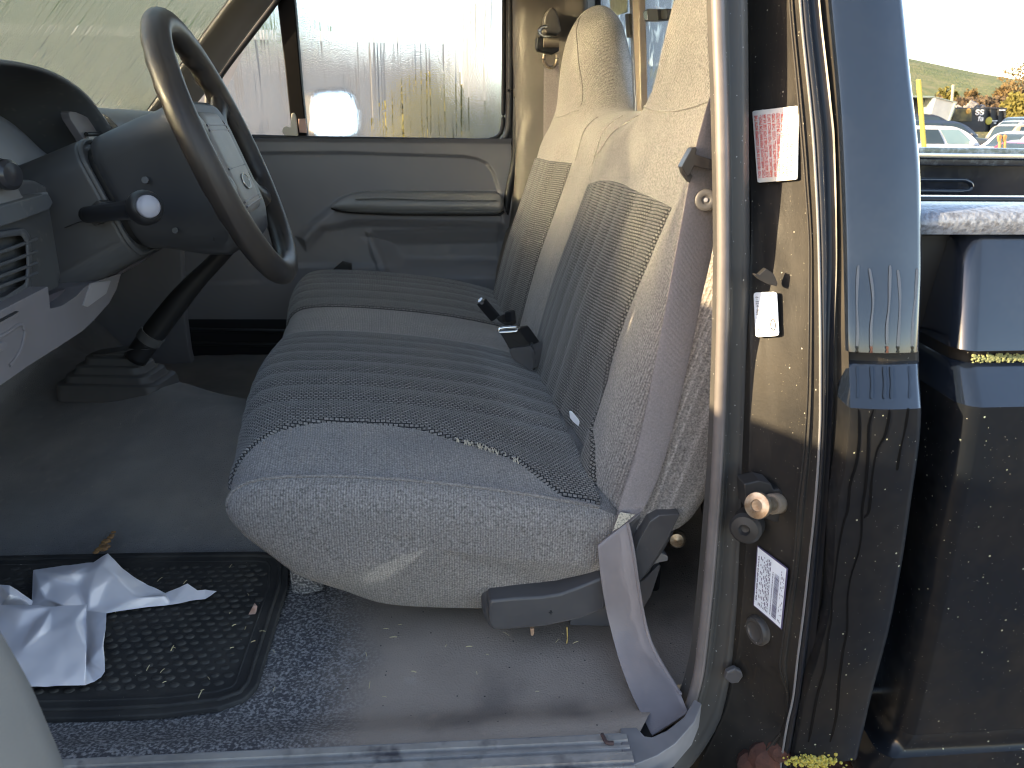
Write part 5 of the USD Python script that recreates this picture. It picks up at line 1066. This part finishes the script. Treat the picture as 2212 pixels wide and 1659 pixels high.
def onmat(xy, z): p = np.c_[xy, np.full(len(xy), z)]; p[:, 2] += mat_z(p)*.9; return p
put(FM, 'rim', tube(onmat(inn1, mz+.0005), .0030, 8, closed=True), matrub_m, True)
put(FM, 'inner_ridge', tube(onmat(inn2, mz), .0017, 8, closed=True), matrub_m, True)
dm = []; core = pg.buffer(-.034); bx0, by0, bx1, by1 = core.bounds; k = 0
dot = trimesh.creation.icosphere(1, 1.0); dv, df = np.array(dot.vertices), np.array(dot.faces)
for j, yy in enumerate(np.arange(by0, by1, .0125)):
    for xx in np.arange(max(bx0, -.62), bx1, .0165):
        p = np.array([xx+(j % 2)*.00825, yy]); 
        if not core.contains(Point(*p)): continue
        rr = rng.normal(0, .0006, 2); q = onmat((p+rr)[None], mz)[0]
        dm.append((q+dv*np.array([.0066, .0048, .0026])*rng.uniform(.85, 1.1), df))
put(FM, 'dimple', dm, mat('dimple_rubber', (.022, .021, .020), .75, (.055, .050, .044), 40, lo=.40, hi=.72), True, kind='stuff')
def T02(pts): return [(x/3, 1106+y/3) for x, y in pts]
def sheet(name, label, outline, inner, m=paper_m, zb=mz+.004):
    """outline, inner: (x, y, height) in tile pixels; a folded sheet of paper with creases"""
    o = np.array(outline, float); pts = np.vstack([o, np.array(inner, float)]) if len(inner) else o
    px = np.array(T02(pts[:, :2])); w = np.array([at(p[0], p[1], z=zb+h*.55) for p, h in zip(px, pts[:, 2])])
    pol = Polygon(pts[:len(o), :2]).buffer(0); tri = Delaunay(pts[:, :2]).simplices
    keep = [t for t in tri if pol.buffer(2).contains(Polygon(pts[t, :2]).representative_point()) and Polygon(pts[t, :2]).area > 1]
    ms = trimesh.Trimesh(w, np.array(keep), process=False).subdivide().subdivide().subdivide()
    v = np.array(ms.vertices); v[:, 2] += (meshkit.fbm(v*38, 3, 4)-.5)*.006; v[:, 2] = np.maximum(v[:, 2], zb)
    c = v.mean(0); T_ = thing(name, label, 'paper', (c[0], c[1], zb), group='crumpled papers on the floor mat')
    ms2 = trimesh.Trimesh(v, ms.faces, process=False); L_ = trimesh.smoothing.laplacian_calculation(ms2); bd = np.zeros(len(v), bool); bd[np.unique(trimesh.grouping.group_rows(ms2.edges_sorted, require_count=1) if False else ms2.edges_sorted[trimesh.grouping.group_rows(ms2.edges_sorted, require_count=1)])] = True
    for _ in range(3): nv = L_.dot(v); v[~bd] = .5*v[~bd]+.5*nv[~bd]
    put(T_, 'sheet', (v, np.array(ms.faces)), m, 30); return T_
sheet('paper_sheet', 'crumpled white paper with a long pointed tail, farthest of the papers on the mat',
      [(215, 372, .02), (605, 325, .035), (700, 270, .05), (760, 330, .045), (900, 445, .02), (1070, 525, .006), (1215, 460, .03), (1280, 508, .02), (1330, 500, .022), (1405, 512, .028), (1330, 562, .01), (1110, 597, .004), (900, 625, .004), (690, 656, .006), (565, 645, .01), (400, 640, .006), (205, 610, .004), (215, 560, .008)],
      [(430, 405, .055), (500, 480, .03), (330, 440, .035), (255, 485, .045), (300, 560, .03), (640, 600, .012), (580, 520, .04), (740, 410, .05), (800, 370, .035), (640, 350, .06), (1070, 545, .022), (880, 560, .03), (400, 600, .03), (560, 400, .045)])
sheet('paper_sheet', 'creased white square paper lying nearest the sill, front of the papers on the mat',
      [(-60, 600, .02), (0, 600, .03), (130, 605, .035), (335, 612, .045), (450, 603, .05), (565, 597, .05), (562, 700, .04), (560, 880, .045), (556, 1000, .035), (553, 1122, .02), (380, 1130, .022), (190, 1138, .02), (90, 1138, .02), (-60, 1138, .015)],
      [(210, 720, .03), (270, 750, .055), (150, 640, .05), (330, 780, .045), (480, 700, .055), (100, 760, .03), (430, 870, .045), (330, 1020, .035), (430, 1080, .028), (120, 920, .035)])
sheet('paper_flap', 'folded white paper flap under the right side of the square sheet',
      [(560, 640, .012), (690, 656, .022), (684, 760, .02), (670, 860, .025), (678, 950, .02), (680, 1030, .018), (655, 1070, .010), (610, 1100, .006), (552, 1122, .012), (556, 1000, .006), (558, 880, .006)], [(580, 960, .02), (600, 770, .014), (660, 860, .03)])
sheet('paper_sheet', 'small curled white paper at the left edge behind the square sheet',
      [(-60, 470, .03), (0, 474, .04), (60, 474, .045), (110, 500, .04), (215, 578, .012), (200, 612, .006), (0, 612, .006), (-60, 612, .01)], [(60, 540, .05), (140, 560, .03)])
LF = thing('dry_leaf', 'single curled pinkish brown leaf on the mat near the seat', 'leaf', at(547, 1318, z=mz))
lv = np.array([at(*p, z=mz+h) for p, h in zip(T02([(1650, 590), (1668, 610), (1662, 640), (1655, 662), (1610, 665), (1625, 635), (1640, 605)]), (.012, .010, .006, .003, .003, .006, .01))])
put(LF, 'blade', (np.vstack([lv, lv.mean(0)+[0, 0, .005]]), np.array([[i, (i+1) % 7, 7] for i in range(7)])), leaf_m)
st_ = []
for i in range(40):
    px, py = rng.uniform(240, 600), rng.uniform(1215, 1500)
    if rng.random() < .35: px, py = rng.uniform(640, 1300), rng.uniform(1340, 1520)
    p = at(px, py, z=.0); zz_ = (mz+.005) if px < 600 else .742
    p = at(px, py, z=zz_); a_ = rng.uniform(0, np.pi); L = rng.uniform(.0015, .0055)
    d = np.array([np.cos(a_), np.sin(a_), rng.uniform(-.1, .2)])*L
    st_.append(tube(spline([p-d, p+[0, 0, .0006], p+d], 5), rng.uniform(.0003, .0006), 5))
put('/World', 'straw_litter', st_, straw_m, False, label='fine pale straw bits scattered over mat and floor', cat='litter', kind='stuff')
cr = []
for px, py in T02([(735, 130), (725, 150), (715, 165), (690, 185), (680, 195), (700, 190), (670, 215), (655, 235), (640, 245), (690, 225), (620, 262), (670, 240)]):
    p = at(px, py, y=1.03); p[2] = floor_z(p[0], p[1])+.006; cr.append(trimesh.creation.icosphere(1, rng.uniform(.003, .0055)).apply_scale([1.3, .9, .6]).apply_translation(at(px, py, z=.755)))
put('/World', 'leaf_crumbs', cr, crumb_m, False, label='orange brown leaf crumbs on the carpet behind the papers', cat='litter', kind='stuff')
TW = thing('straw_stalk', 'yellow dry stem hanging below the recliner cover', 'stem', at(1231, 1360, y=.80))
put(TW, 'stalk', tube(spline(ats(T12([(1462, 745), (1465, 800), (1460, 850), (1440, 892)]), y=.80), 10), .0009, 6), mat('stem', (.55, .38, .12), .7))
BC = thing('bark_chip', 'tan chip of bark wedged under the recliner cover', 'bark chip', at(1149, 1365, y=.80))
put(BC, 'chip', plate(T12([(1224, 758), (1250, 756), (1250, 790), (1240, 806), (1228, 800)]), (0, .004, 0), 1, .001, y=.80), mat('bark', (.42, .26, .17), .8))
TWG = thing('twig', 'small dark twig lying on the ribbed sill', 'twig', at(1305, 1600, z=.757))
put(TWG, 'stick', tube(spline(ats(T12([(1690, 1440), (1705, 1470), (1715, 1490), (1765, 1497)]), z=.7575), 8), .0022, 6), mat('twig_bark', (.05, .03, .03), .8))

# ================================================================== OUTSIDE
def terrain(x, y):
    az = np.degrees(np.arctan2(x, y)); r = np.hypot(x, y)
    crest = np.interp(az, [-180, -100, -74, -55, -32, -12, 0, 12, 24, 29, 34, 40, 50, 70, 180], [0, 0, 2, 26, 36, 18, 9, 9.5, 11.5, 11.5, 8.8, 6.5, 4, 2, 0])
    return crest*smoothstep(52, 125, r)*(1-.6*smoothstep(140, 420, r))
rr_ = np.r_[0, np.geomspace(3, 50, 20), np.linspace(54, 140, 46), np.geomspace(150, 2500, 24)]; aa_ = np.radians(np.arange(0, 360, 1.5))
RX, RY = rr_[:, None]*np.sin(aa_)[None], rr_[:, None]*np.cos(aa_)[None]
TZ = terrain(RX, RY)+(meshkit.fbm(np.stack([RX*.07, RY*.07, 0*RX], -1), 3, 2)-.5)*1.0*smoothstep(52, 80, rr_)[:, None]
gm = usdkit.material(stage, '/World/Looks/ground', {"g": ("geometry", {}), "n": ("noise_texture", {"scale": .35, "detail": 6., "roughness": .7}), "n2": ("noise_texture", {"scale": 3., "detail": 4.}), "s": ("separate_xyz", {}),
    "r": ("rgb_ramp", {"ramp": [(.30, (.065, .09, .022)), (.45, (.11, .13, .038)), (.56, (.16, .155, .055)), (.70, (.205, .18, .08))]}), "dirt": ("rgb_ramp", {"ramp": [(.3, (.025, .025, .026)), (.7, (.06, .058, .055))]}),
    "h": ("map_range", {"from_min": .3, "from_max": 2.0}), "m": ("mix_color", {}), "p": ("principled_bsdf", {"roughness": .95}), "b": ("bump", {"strength": .6, "distance": .5})},
    [("g.position", "n.vector"), ("g.position", "n2.vector"), ("g.position", "s.vector"), ("n.fac", "r.fac"), ("n2.fac", "dirt.fac"), ("s.z", "h.value"), ("h.result", "m.fac"), ("dirt.color", "m.a"), ("r.color", "m.b"), ("m.result", "p.base_color"), ("n2.fac", "b.height"), ("b.normal", "p.normal")], surface="p.BSDF")
put('/World', 'ground', grid(np.stack([RX, RY, TZ], -1), closed_v=True), gm, True, kind='structure', label='gravel yard rising into a grassy hillside')

def leafmat(name, a, b, c):
    return usdkit.material(stage, '/World/Looks/'+name, {"g": ("geometry", {}), "r": ("rgb_ramp", {"ramp": [(.0, a), (.5, b), (1., c)]}), "d": ("principled_bsdf", {"roughness": .8}), "t": ("translucent_bsdf", {}), "m": ("mix_closure", {"fac": .35})},
        [("g.random_per_island", "r.fac"), ("r.color", "d.base_color"), ("r.color", "t.color"), ("d.BSDF", "m.closure1"), ("t.BSDF", "m.closure2")], surface="m.closure")
yel = leafmat('yellow_leaves', (.16, .14, .03), (.26, .215, .045), (.11, .125, .03)); ora = leafmat('orange_leaves', (.17, .115, .045), (.22, .15, .055), (.12, .095, .04)); grn = leafmat('green_leaves', (.05, .07, .02), (.10, .11, .03), (.16, .14, .05)); bro = leafmat('brown_scrub', (.14, .10, .06), (.20, .15, .08), (.11, .10, .05))
bark = mat('bark_grey', (.09, .075, .06), .9)
def crown(c, rad, n, size, seed, holes=.45):
    g = np.random.default_rng(seed); P = []
    while len(P) < n:
        p = g.uniform(-1, 1, (n*3, 3)); l = np.linalg.norm(p, axis=1); lump = meshkit.fbm(p*2.2+seed, 3, seed); ok = (l < .55+.75*lump) & (meshkit.noise(p*4+seed*3, seed) > holes*.8)
        P += list(p[ok])
    P = np.array(P[:n])*rad+c; u = g.normal(size=(n, 3)); u /= np.linalg.norm(u, axis=1, keepdims=True); w = np.cross(u, g.normal(size=(n, 3))); w /= np.linalg.norm(w, axis=1, keepdims=True)
    s = size*g.uniform(.6, 1.3, (n, 1)); V = np.stack([P-u*s, P+w*s*.6, P+u*s, P-w*s*.6], 1).reshape(-1, 3); b_ = np.arange(n)[:, None]*4
    return V, np.vstack([b_+[0, 1, 2], b_+[0, 2, 3]])
def plant(name, label, cat, px, py_top, dist, wpx, m, n, size, seed, trunk=.35, group=None, flat=1.0, z0=None):
    d = ray(px, 285); d = d/np.hypot(d[0], d[1]); x, y = d[0]*dist, d[1]*dist; zt = float(at(px, py_top, y=y)[2]); base = float(terrain(np.array(x), np.array(y))) if z0 is None else z0
    hgt = max(zt-base, .5); wid = wpx/F*dist*.5/.94
    T_ = thing(name, label, cat, (x, y, base), group); ch = hgt*(1-trunk*.6)
    put(T_, 'crown', crown(np.array([x, y, zt-ch*.5]), np.array([wid, wid*flat, ch*.5]), n, size, seed), m, False)
    g = np.random.default_rng(seed); limbs = [tube(spline([(x, y, base-.2), (x+.05*wid, y, base+hgt*.4), (x-.03*wid, y, base+hgt*.9)], 8), np.linspace(.045, .008, 8)*hgt*.35, 7)]
    for i in range(7):
        z_ = base+hgt*g.uniform(.25, .7); a_ = g.uniform(0, 6.28); limbs.append(tube(spline([(x, y, z_), (x+wid*.4*np.cos(a_), y+wid*.4*np.sin(a_), z_+hgt*.12), (x+wid*.75*np.cos(a_), y+wid*.75*np.sin(a_), z_+hgt*.24)], 6), np.linspace(.012, .003, 6)*hgt*.3, 5))
    put(T_, 'trunk', limbs, bark, True)
plant('autumn_tree', 'thin bare topped autumn tree standing above the hill line', 'tree', 2186, 132, 96, 72, ora, 620, .15, 5, .2)
plant('shrub', 'bright yellow green bush beside the black container', 'shrub', 2198, 196, 62, 74, yel, 2600, .17, 6, .1)
plant('shrub', 'yellow leaved shrub left of the thin post on the hill', 'shrub', 2030, 188, 74, 44, yel, 1200, .16, 7, .1)
plant('shrub', 'orange brown shrub right of the thin post on the hill', 'shrub', 2083, 188, 74, 30, ora, 1000, .16, 8, .1)
for i, (px, pt, w, lab) in enumerate([(2010, 206, 60, 'low brown scrub behind the open grey container'), (2066, 205, 60, 'low brown scrub above the grey container lid'), (2112, 205, 64, 'low brown scrub above the white lettered container'), (2150, 205, 60, 'low brown scrub above the black container'), (2160, 172, 50, 'tall brown scrub left of the autumn tree'), (2215, 165, 60, 'tall brown scrub at the right edge of the picture')]):
    plant('scrub', lab, 'scrub', px, pt, 70+i, w, bro if i != 4 else ora, 1500, .15, 20+i, .1)
for i in range(9):   # far side hedge glimpsed through steamed glass
    pass
plant('shrub', 'large yellow bush seen blurred through the steamed side window', 'shrub', 945, 150, 9.0, 270, yel, 4200, .08, 40, .05, z0=0)
plant('shrub', 'pale brown bush at the right of the steamed side window', 'shrub', 1055, 140, 11.0, 130, bro, 1500, .10, 41, .05, z0=0)
PS = thing('fence_post', 'thin pale post standing on the hillside', 'post', at(2056, 232, y=60)); put(PS, 'shaft', tube(np.linspace(at(2055, 236, y=60), at(2059, 183, y=60), 4), .10, 8), mat('pale_wood', (.42, .36, .24), .8))
YB = thing('yellow_mast', 'leaning yellow steel mast just behind the cab corner', 'mast', at(1990, 330, y=8)); yb0, yb1 = at(1997, 330, y=8), at(1984, 172, y=8)
put(YB, 'beam', sweep(np.linspace(yb0, yb1, 6), rrect(.011, .03, .004), up=(0, 1, 0)), mat('yellow_paint', (.36, .31, .06), .5)); put(YB, 'edge_strip', sweep(np.linspace(yb0, yb1, 6)+[.0145, -.01, 0], rrect(.003, .012, .0015), up=(0, 1, 0)), mat('yellow_dark', (.30, .26, .03), .5))
put(YB, 'foot', sweep(np.linspace(yb0, [yb0[0], yb0[1], 0], 6), rrect(.05, .06, .01), up=(0, 1, 0)), MATS['yellow_paint'])
# parked trailer seen through the side window
TL = thing('box_trailer', 'grey box trailer seen blurred through the steamed side window', 'trailer', (-.6, 13, 0))
xa, xb_ = at(380, 72, y=13)[0], at(985, 78, y=13)[0]; zt = at(800, 74, y=13)[2]
tgm = mat('trailer_grey', (.125, .13, .15), .5, (.11, .115, .13), 2.)
put(TL, 'box', rbox((xa-3, 13, .9), (xb_, 15.4, zt), .05), tgm)
for i in range(11): put(TL, 'side_rib', rbox((xb_-.06-.62*i-.04, 12.97, 1.0), (xb_-.06-.62*i+.04, 12.999, zt-.1), .01), tgm)
put(TL, 'top_rail', rbox((xa-3, 12.95, zt-.12), (xb_+.02, 12.985, zt+.02), .01), mat('rail_grey', (.4, .4, .42), .4))
for xx in (xb_-1.2, xb_-2.4): put(TL, 'wheel', lathe([(.1, -.15), (.45, -.14), (.5, -.08), (.5, .08), (.45, .14), (.1, .15)], (xx, 13.3, .5), (0, 1, 0), 20), rubber_m)
put(TL, 'chassis', rbox((xa-2, 13.4, .6), (xb_-.3, 15.0, .9), .03), black_m)
PO = thing('lamp_column', 'pale upright column seen blurred at the right of the side window', 'column', (at(1030, 100, y=10)[0], 10, 0))
pcx = at(1030, 100, y=10)[0]; put(PO, 'shaft', rbox((pcx-.19, 9.9, 0), (pcx+.19, 10.2, 5.2), .03), mat('column_grey', (.34, .34, .33), .6)); put(PO, 'base', rbox((pcx-.3, 9.8, 0), (pcx+.3, 10.4, .3), .02), MATS['column_grey'])
CL = thing('marker_light', 'small warm sunlit patch seen blurred through the side window', 'lamp', at(930, 175, y=12)); put(CL, 'lens', lathe([(.001, .05), (.08, .04), (.11, .0), (.1, -.05)], at(945, 165, y=11.8), (-1, -.6, .2), 16), mat('warm_lens', (.8, .6, .35), .3)); put(CL, 'stalk', tube(np.linspace(at(945, 165, y=11.85), [at(945, 165, y=11.85)[0], 11.85, 0], 4), .03, 8), black_m)

# skips and containers
def boxpart(T_, name, m, px4, y, depth, bev=.03): return put(T_, name, slab(ats(px4, y=y), (0, depth, 0), bev), m)
sk_in = mat('container_inside', (.015, .017, .022), .6); sk_rim = mat('container_rim', (.22, .27, .25), .5); sk_lid = mat('container_lid', (.30, .33, .35), .5, (.24, .26, .28), 1.5); sk_bl = mat('container_black', (.018, .02, .024), .45, (.035, .037, .04), 1.0); whitep = mat('white_letter', (.75, .75, .75), .5); yelp = mat('yellow_disc', (.50, .40, .06), .5)
K1 = thing('container', 'open dark container with a grey green rim beside the leaning lid', 'container', at(2000, 270, y=44))
Yk = 44
boxpart(K1, 'back_wall', sk_in, [(1940, 212), (2019, 211), (2012, 268), (1940, 268)], Yk+1.0, .2)
boxpart(K1, 'rim', sk_rim, [(1940, 206), (2020, 207.5), (2019, 211.5), (1940, 209.5)], Yk, 1.2, .02)
boxpart(K1, 'front_lip', sk_bl, [(1940, 252), (2010, 254), (2010, 275), (1940, 275)], Yk, .2)
boxpart(K1, 'side_post', sk_rim, [(2016, 209), (2020, 209), (2010, 256), (2005, 256)], Yk, 1.2, .02)
K2 = thing('steel_panel', 'large light grey steel lid leaning beside the open container', 'lid', at(2040, 270, y=43))
boxpart(K2, 'panel', sk_lid, [(2021, 210), (2067, 221), (2046, 270), (2007, 262)], 43, .25)
boxpart(K2, 'frame_edge', sk_rim, [(2064, 220), (2068, 221), (2050, 268), (2047, 268)], 42.9, .3, .01)
boxpart(K2, 'frame_edge', sk_rim, [(2021, 209), (2068, 220), (2067, 222), (2021, 211)], 42.9, .3, .01)
K3 = thing('container', 'black container with white letters and a heap of debris on top', 'container', at(2112, 275, y=45))
boxpart(K3, 'body', sk_bl, [(2064, 232), (2128, 233), (2127, 285), (2058, 285)], 45, 2.2)
boxpart(K3, 'side_panel', mat('camouflage', (.05, .045, .025), .7, (.16, .13, .05), 2.2), [(2066, 235), (2100, 235), (2099, 262), (2056, 262)], 44.9, .1)
def sign(T_, s, px0, py0, px1, hpx, y, m):
    o, e = at(px0, py0, y=y), at(px1, py0, y=y); t = meshkit.text_mesh(s, hpx/F*y*1.06, .02, True); v = np.array(t.vertices); v[:, 0] *= (e[0]-o[0])/v[:, 0].max()
    put(T_, 'lettering', (o+np.stack([v[:, 0], -v[:, 2], v[:, 1]], 1), np.array(t.faces)), m, False)
sign(K3, 'SS', 2105.5, 248, 2124, 10, 44.9, whitep); sign(K3, 'fa', 2111, 261, 2123, 9, 44.9, whitep)
put(K3, 'orange_mark', lathe([(.01, .03), (.13, .02), (.16, 0)], at(2092, 240, y=44.85), (0, -1, 0), 14), mat('orange_mark', (.45, .26, .06), .6))
deb = []
for i in range(40):
    px = rng.uniform(2066, 2126); deb.append(rbox([0, 0, 0], rng.uniform(.15, .6, 3)*[1, 1, .5], .02).rotate([rng.uniform(-30, 30), rng.uniform(-30, 30), rng.uniform(0, 90)]).translate(list(at(px, 232-rng.uniform(0, 4)-4*np.exp(-((px-2110)/8)**2), y=46)-[0, 0, .25])))
put(K3, 'debris', deb, mat('debris', (.10, .10, .11), .7, (.28, .24, .2), 1.6, lo=.45, hi=.55), False, kind='stuff')
K4 = thing('container', 'black container with a yellow disc and small white lettering', 'container', at(2150, 275, y=46))
boxpart(K4, 'body', sk_bl, [(2128, 233), (2174, 235), (2170, 285), (2126, 285)], 46, 2.2)
boxpart(K4, 'top_rim', mat('rim_black', (.03, .03, .035), .4), [(2126, 231), (2176, 233), (2176, 236.5), (2126, 234.5)], 45.9, 2.3, .02)
for x0 in (2128, 2140, 2157, 2171): boxpart(K4, 'side_post', sk_bl, [(x0, 236), (x0+1.8, 236), (x0+.9, 284), (x0-.9, 284)], 45.85, .15, .01)
put(K4, 'disc', lathe([(.01, .03), (.20, .02), (.22, 0)], at(2136, 261, y=45.8), (0, -1, 0), 20), yelp)
bl_ = []
for (a0, a1, yy) in ((2143, 2147, 261), (2148, 2155, 261), (2147, 2152, 266), (2159, 2172, 238)): bl_.append(slab(ats([(a0, yy-1.1), (a1, yy-1.1), (a1, yy+1.1), (a0, yy+1.1)], y=45.8), (0, .02, 0), .002, 1))
[put(K4, 'small_lettering', b_, whitep, False) for b_ in bl_]

# cars
glass_c = mat('car_glass', (.03, .045, .055), .06); glass_l = mat('car_glass_pale', (.16, .24, .26), .06); tyre_m = mat('tyre', (.02, .02, .02), .8); alloy_m = mat('alloy', (.45, .45, .46), .35, metallic=.8); lamp_r = mat('tail_lamp', (.35, .03, .04), .25); lamp_w = mat('head_lamp', (.6, .6, .6), .15)
def car(label, px, dist, pm, length=4.4, height=1.48, flip=False, zroof_px=None, suv=True, rz=0., hatch=False, group='scrapped cars beyond the truck bed', pane=None):
    d = ray(px, 285); x, y = d[0]/d[1]*dist, dist
    z0 = 0.0 if zroof_px is None else float(at(px, zroof_px, y=dist)[2])-height
    T_ = thing('parked_car', label, 'car', (x, y, z0), group); L, H = length, height; s = -1 if flip else 1; c, sn = math.cos(rz), math.sin(rz)
    def tf(p): p = np.asarray(p, float); q = np.stack([p[..., 0]*s*c-p[..., 1]*sn, p[..., 0]*s*sn+p[..., 1]*c, p[..., 2]], -1); return q+np.array([x, y, z0])
    hw = .88
    bz = .60*H if not suv else .58*H
    prof = np.array([(-.5*L, .30), (-.5*L, .55*bz+.1), (-.485*L, bz-.02), (-.40*L, bz+.02), (.16*L, bz), (.30*L, bz-.04), (.44*L, bz-.14), (.495*L, .55), (.5*L, .32), (.47*L, .24), (-.47*L, .24)])
    pc = spline(prof, 60, closed=True, kind='p'); secs_ = []
    for yy, k_ in ((-hw, .93), (-hw+.02, .975), (-hw+.10, 1.0), (0, 1.01), (hw-.10, 1.0), (hw-.02, .975), (hw, .93)):
        q = pc.copy(); m_ = pc.mean(0); q = m_+(q-m_)*k_; secs_.append(np.c_[q[:, 0], np.full(60, yy), q[:, 1]])
    put(T_, 'body', capped(tf(np.stack(secs_))), pm, 40)
    if suv: cab0 = [(-.48*L, bz), (-.47*L, bz+.10), (-.43*L, .90*H), (-.38*L, .965*H), (-.2*L, H), (.0, .985*H), (.08*L, .93*H), (.25*L, bz)]
    else: cab0 = [(-.36*L, bz), (-.30*L, bz+.12), (-.22*L, .93*H), (-.15*L, .985*H), (-.06*L, H), (.04*L, .97*H), (.10*L, .92*H), (.26*L, bz)]
    cc = spline(cab0, 40, kind='p'); tum = lambda z: hw-.02-.16*np.clip((z-bz)/(H-bz), 0, 1)**1.4
    rowsc = []
    for t in np.linspace(-1, 1, 13):
        w_ = np.sign(t)*(1-(1-abs(t))**1.8); rowsc.append(np.stack([cc[:, 0], tum(cc[:, 1])*w_, cc[:, 1]+.0*w_], -1))
    sidew = np.stack([np.stack([cc[:, 0], -tum(cc[:, 1]), cc[:, 1]], -1)*1.0, np.stack([cc[:, 0], -tum(np.full(40, bz)), np.full(40, bz)], -1)])
    put(T_, 'roof', [grid(tf(np.stack(rowsc))), grid(tf(sidew)), grid(tf(sidew*[1, -1, 1]))], pm, 40)
    z1, z2 = bz+.035, .92*H
    def px_at(z, side): # roofline x at height z, rear or front
        zz_ = cc[:, 1]; k_ = np.argmax(zz_); return np.interp(z, zz_[:k_+1], cc[:k_+1, 0]) if side < 0 else np.interp(z, zz_[k_:][::-1], cc[k_:, 0][::-1])
    xr1, xr2, xf1, xf2 = px_at(z1, -1)+.12, px_at(z2, -1)+.10, px_at(z1, 1)-.16, px_at(z2, 1)-.08
    cuts = [0, .30, .62, 1] if suv else [0, .5, 1]
    for sd_ in (-1, 1):
        for i in range(len(cuts)-1):
            a_, b_ = cuts[i]+.018, cuts[i+1]-.018
            q = [(xr1+(xf1-xr1)*a_, z1), (xr1+(xf1-xr1)*b_, z1), (xr2+(xf2-xr2)*b_, z2), (xr2+(xf2-xr2)*a_, z2)]
            n_ = 8; P_ = np.array([[[(1-v)*((1-u)*q[0][k2]+u*q[1][k2])+v*((1-u)*q[3][k2]+u*q[2][k2]) for k2 in (0, 1)] for u in np.linspace(0, 1, n_)] for v in np.linspace(0, 1, n_)])
            G = np.stack([P_[..., 0], sd_*(tum(P_[..., 1])+.008), P_[..., 1]], -1); put(T_, 'window', grid(tf(G)), (pane if pane is not None and i == len(cuts)-2 else glass_c), True)
    k_ = np.argmax(cc[:, 1])
    for sg_, nm in ((1, 'windshield'), (-1, 'rear_glass')):
        zs_ = np.linspace(bz+.06, .93*H, 8); xs_ = np.array([px_at(z, sg_) for z in zs_])+sg_*.012
        G = np.stack([np.stack([xs_, np.full(8, t), zs_+.008], -1)*[1, 1, 1] for t in np.linspace(-1, 1, 9)*.62]); put(T_, nm, grid(tf(G)), glass_c, True)
    for xx in (-.30*L, .31*L):
        for sd_ in (-1, 1):
            W_ = part(T_, 'wheel'); cpt = tf(np.array([xx, sd_*(hw-.08), .31])); ax = tf(np.array([xx, sd_*hw*2, .31]))-cpt
            put(W_, 'tyre', lathe([(.19, .09), (.27, .10), (.31, .07), (.31, -.09), (.2, -.1)], cpt, ax, 20), tyre_m); put(W_, 'rim', lathe([(.01, .085), (.08, .095), (.19, .088), (.19, 0)], cpt, ax, 16), alloy_m)
    for sd_ in (-1, 1):
        put(T_, 'tail_lamp', tf_mesh(rbox((-.498*L, sd_*.70-.14, bz-.17), (-.465*L, sd_*.70+.14, bz-.02), .02), tf), lamp_r); put(T_, 'headlight', tf_mesh(rbox((.43*L, sd_*.62-.2, bz-.28), (.487*L, sd_*.62+.18, bz-.15), .03), tf), lamp_w)
        put(T_, 'side_mirror', tf_mesh(rbox((.15*L, sd_*.98-.09, bz+.03), (.15*L+.10, sd_*.98+.09, bz+.17), .03), tf), pm)
    if hatch:
        put(T_, 'open_hatch', tf_mesh(rbox((-.48*L-1.0, -.70, H-.05), (-.40*L, .70, H+.02), .02).rotate([0, 14, 0]), tf), pm)
    return T_
def tf_mesh(m_, tf): mm = m_.to_mesh(); return tf(np.array(mm.vert_properties[:, :3])), np.array(mm.tri_verts)
wh = mat('car_white', (.62, .63, .66), .25, coat_weight=.6); dk = mat('car_black', (.02, .022, .028), .2, coat_weight=.6); bl = mat('car_blue', (.025, .035, .06), .2, coat_weight=.6); rd = mat('car_red', (.30, .03, .05), .25, coat_weight=.6); tan = mat('car_tan', (.38, .32, .22), .3, coat_weight=.4); sil = mat('car_silver', (.35, .36, .38), .3, metallic=.5)
car('white hatchback with side windows just over the far bed rail', 2026, 27, wh, 4.3, 1.5, zroof_px=272, pane=glass_l)
car('dark car with a raised rear end behind the white hatchback', 1984, 33, dk, 4.5, 1.55, zroof_px=246)
car('dark blue car right behind the white hatchback', 2030, 31, bl, 4.5, 1.5, zroof_px=260)
car('white low sedan at the right over the bed rail', 2252, 24, wh, 4.5, 1.4, zroof_px=283.5, suv=False)
car('red low car nearest the bed rail at the right', 2290, 18.5, rd, 4.3, 1.32, zroof_px=303, suv=False)
car('tan estate car behind the white sedan at the right', 2262, 33, tan, 4.7, 1.6, zroof_px=268)
car('dark car far back beside the yellow bush', 2252, 42, bl, 4.4, 1.5, zroof_px=252)
car('silver car between the black container and the tan car', 2250, 38, sil, 4.2, 1.45, zroof_px=260)
for k_, lab in ((2160, 'left one of the two tan wooden paddles over the red car'), (2171, 'right one of the two tan wooden paddles over the red car')):
    WP = thing('wooden_paddle', lab, 'wooden paddle', at(k_, 322, y=17), group='wooden paddles standing over the bed rail'); o_ = at(k_, 300, y=17)
    put(WP, 'blade', slab(ats([(k_-3.5, 295), (k_+1, 291), (k_+4.5, 291.5), (k_+5, 296), (k_+2, 304), (k_-1.5, 306)], y=17), (0, .05, 0), .01), mat('paddle_wood', (.42, .20, .07), .6) if 'paddle_wood' not in MATS else MATS['paddle_wood']); put(WP, 'handle', tube(np.linspace(at(k_, 304, y=17.02), at(k_-2, 345, y=17.02), 4), .03, 8), MATS['paddle_wood'])
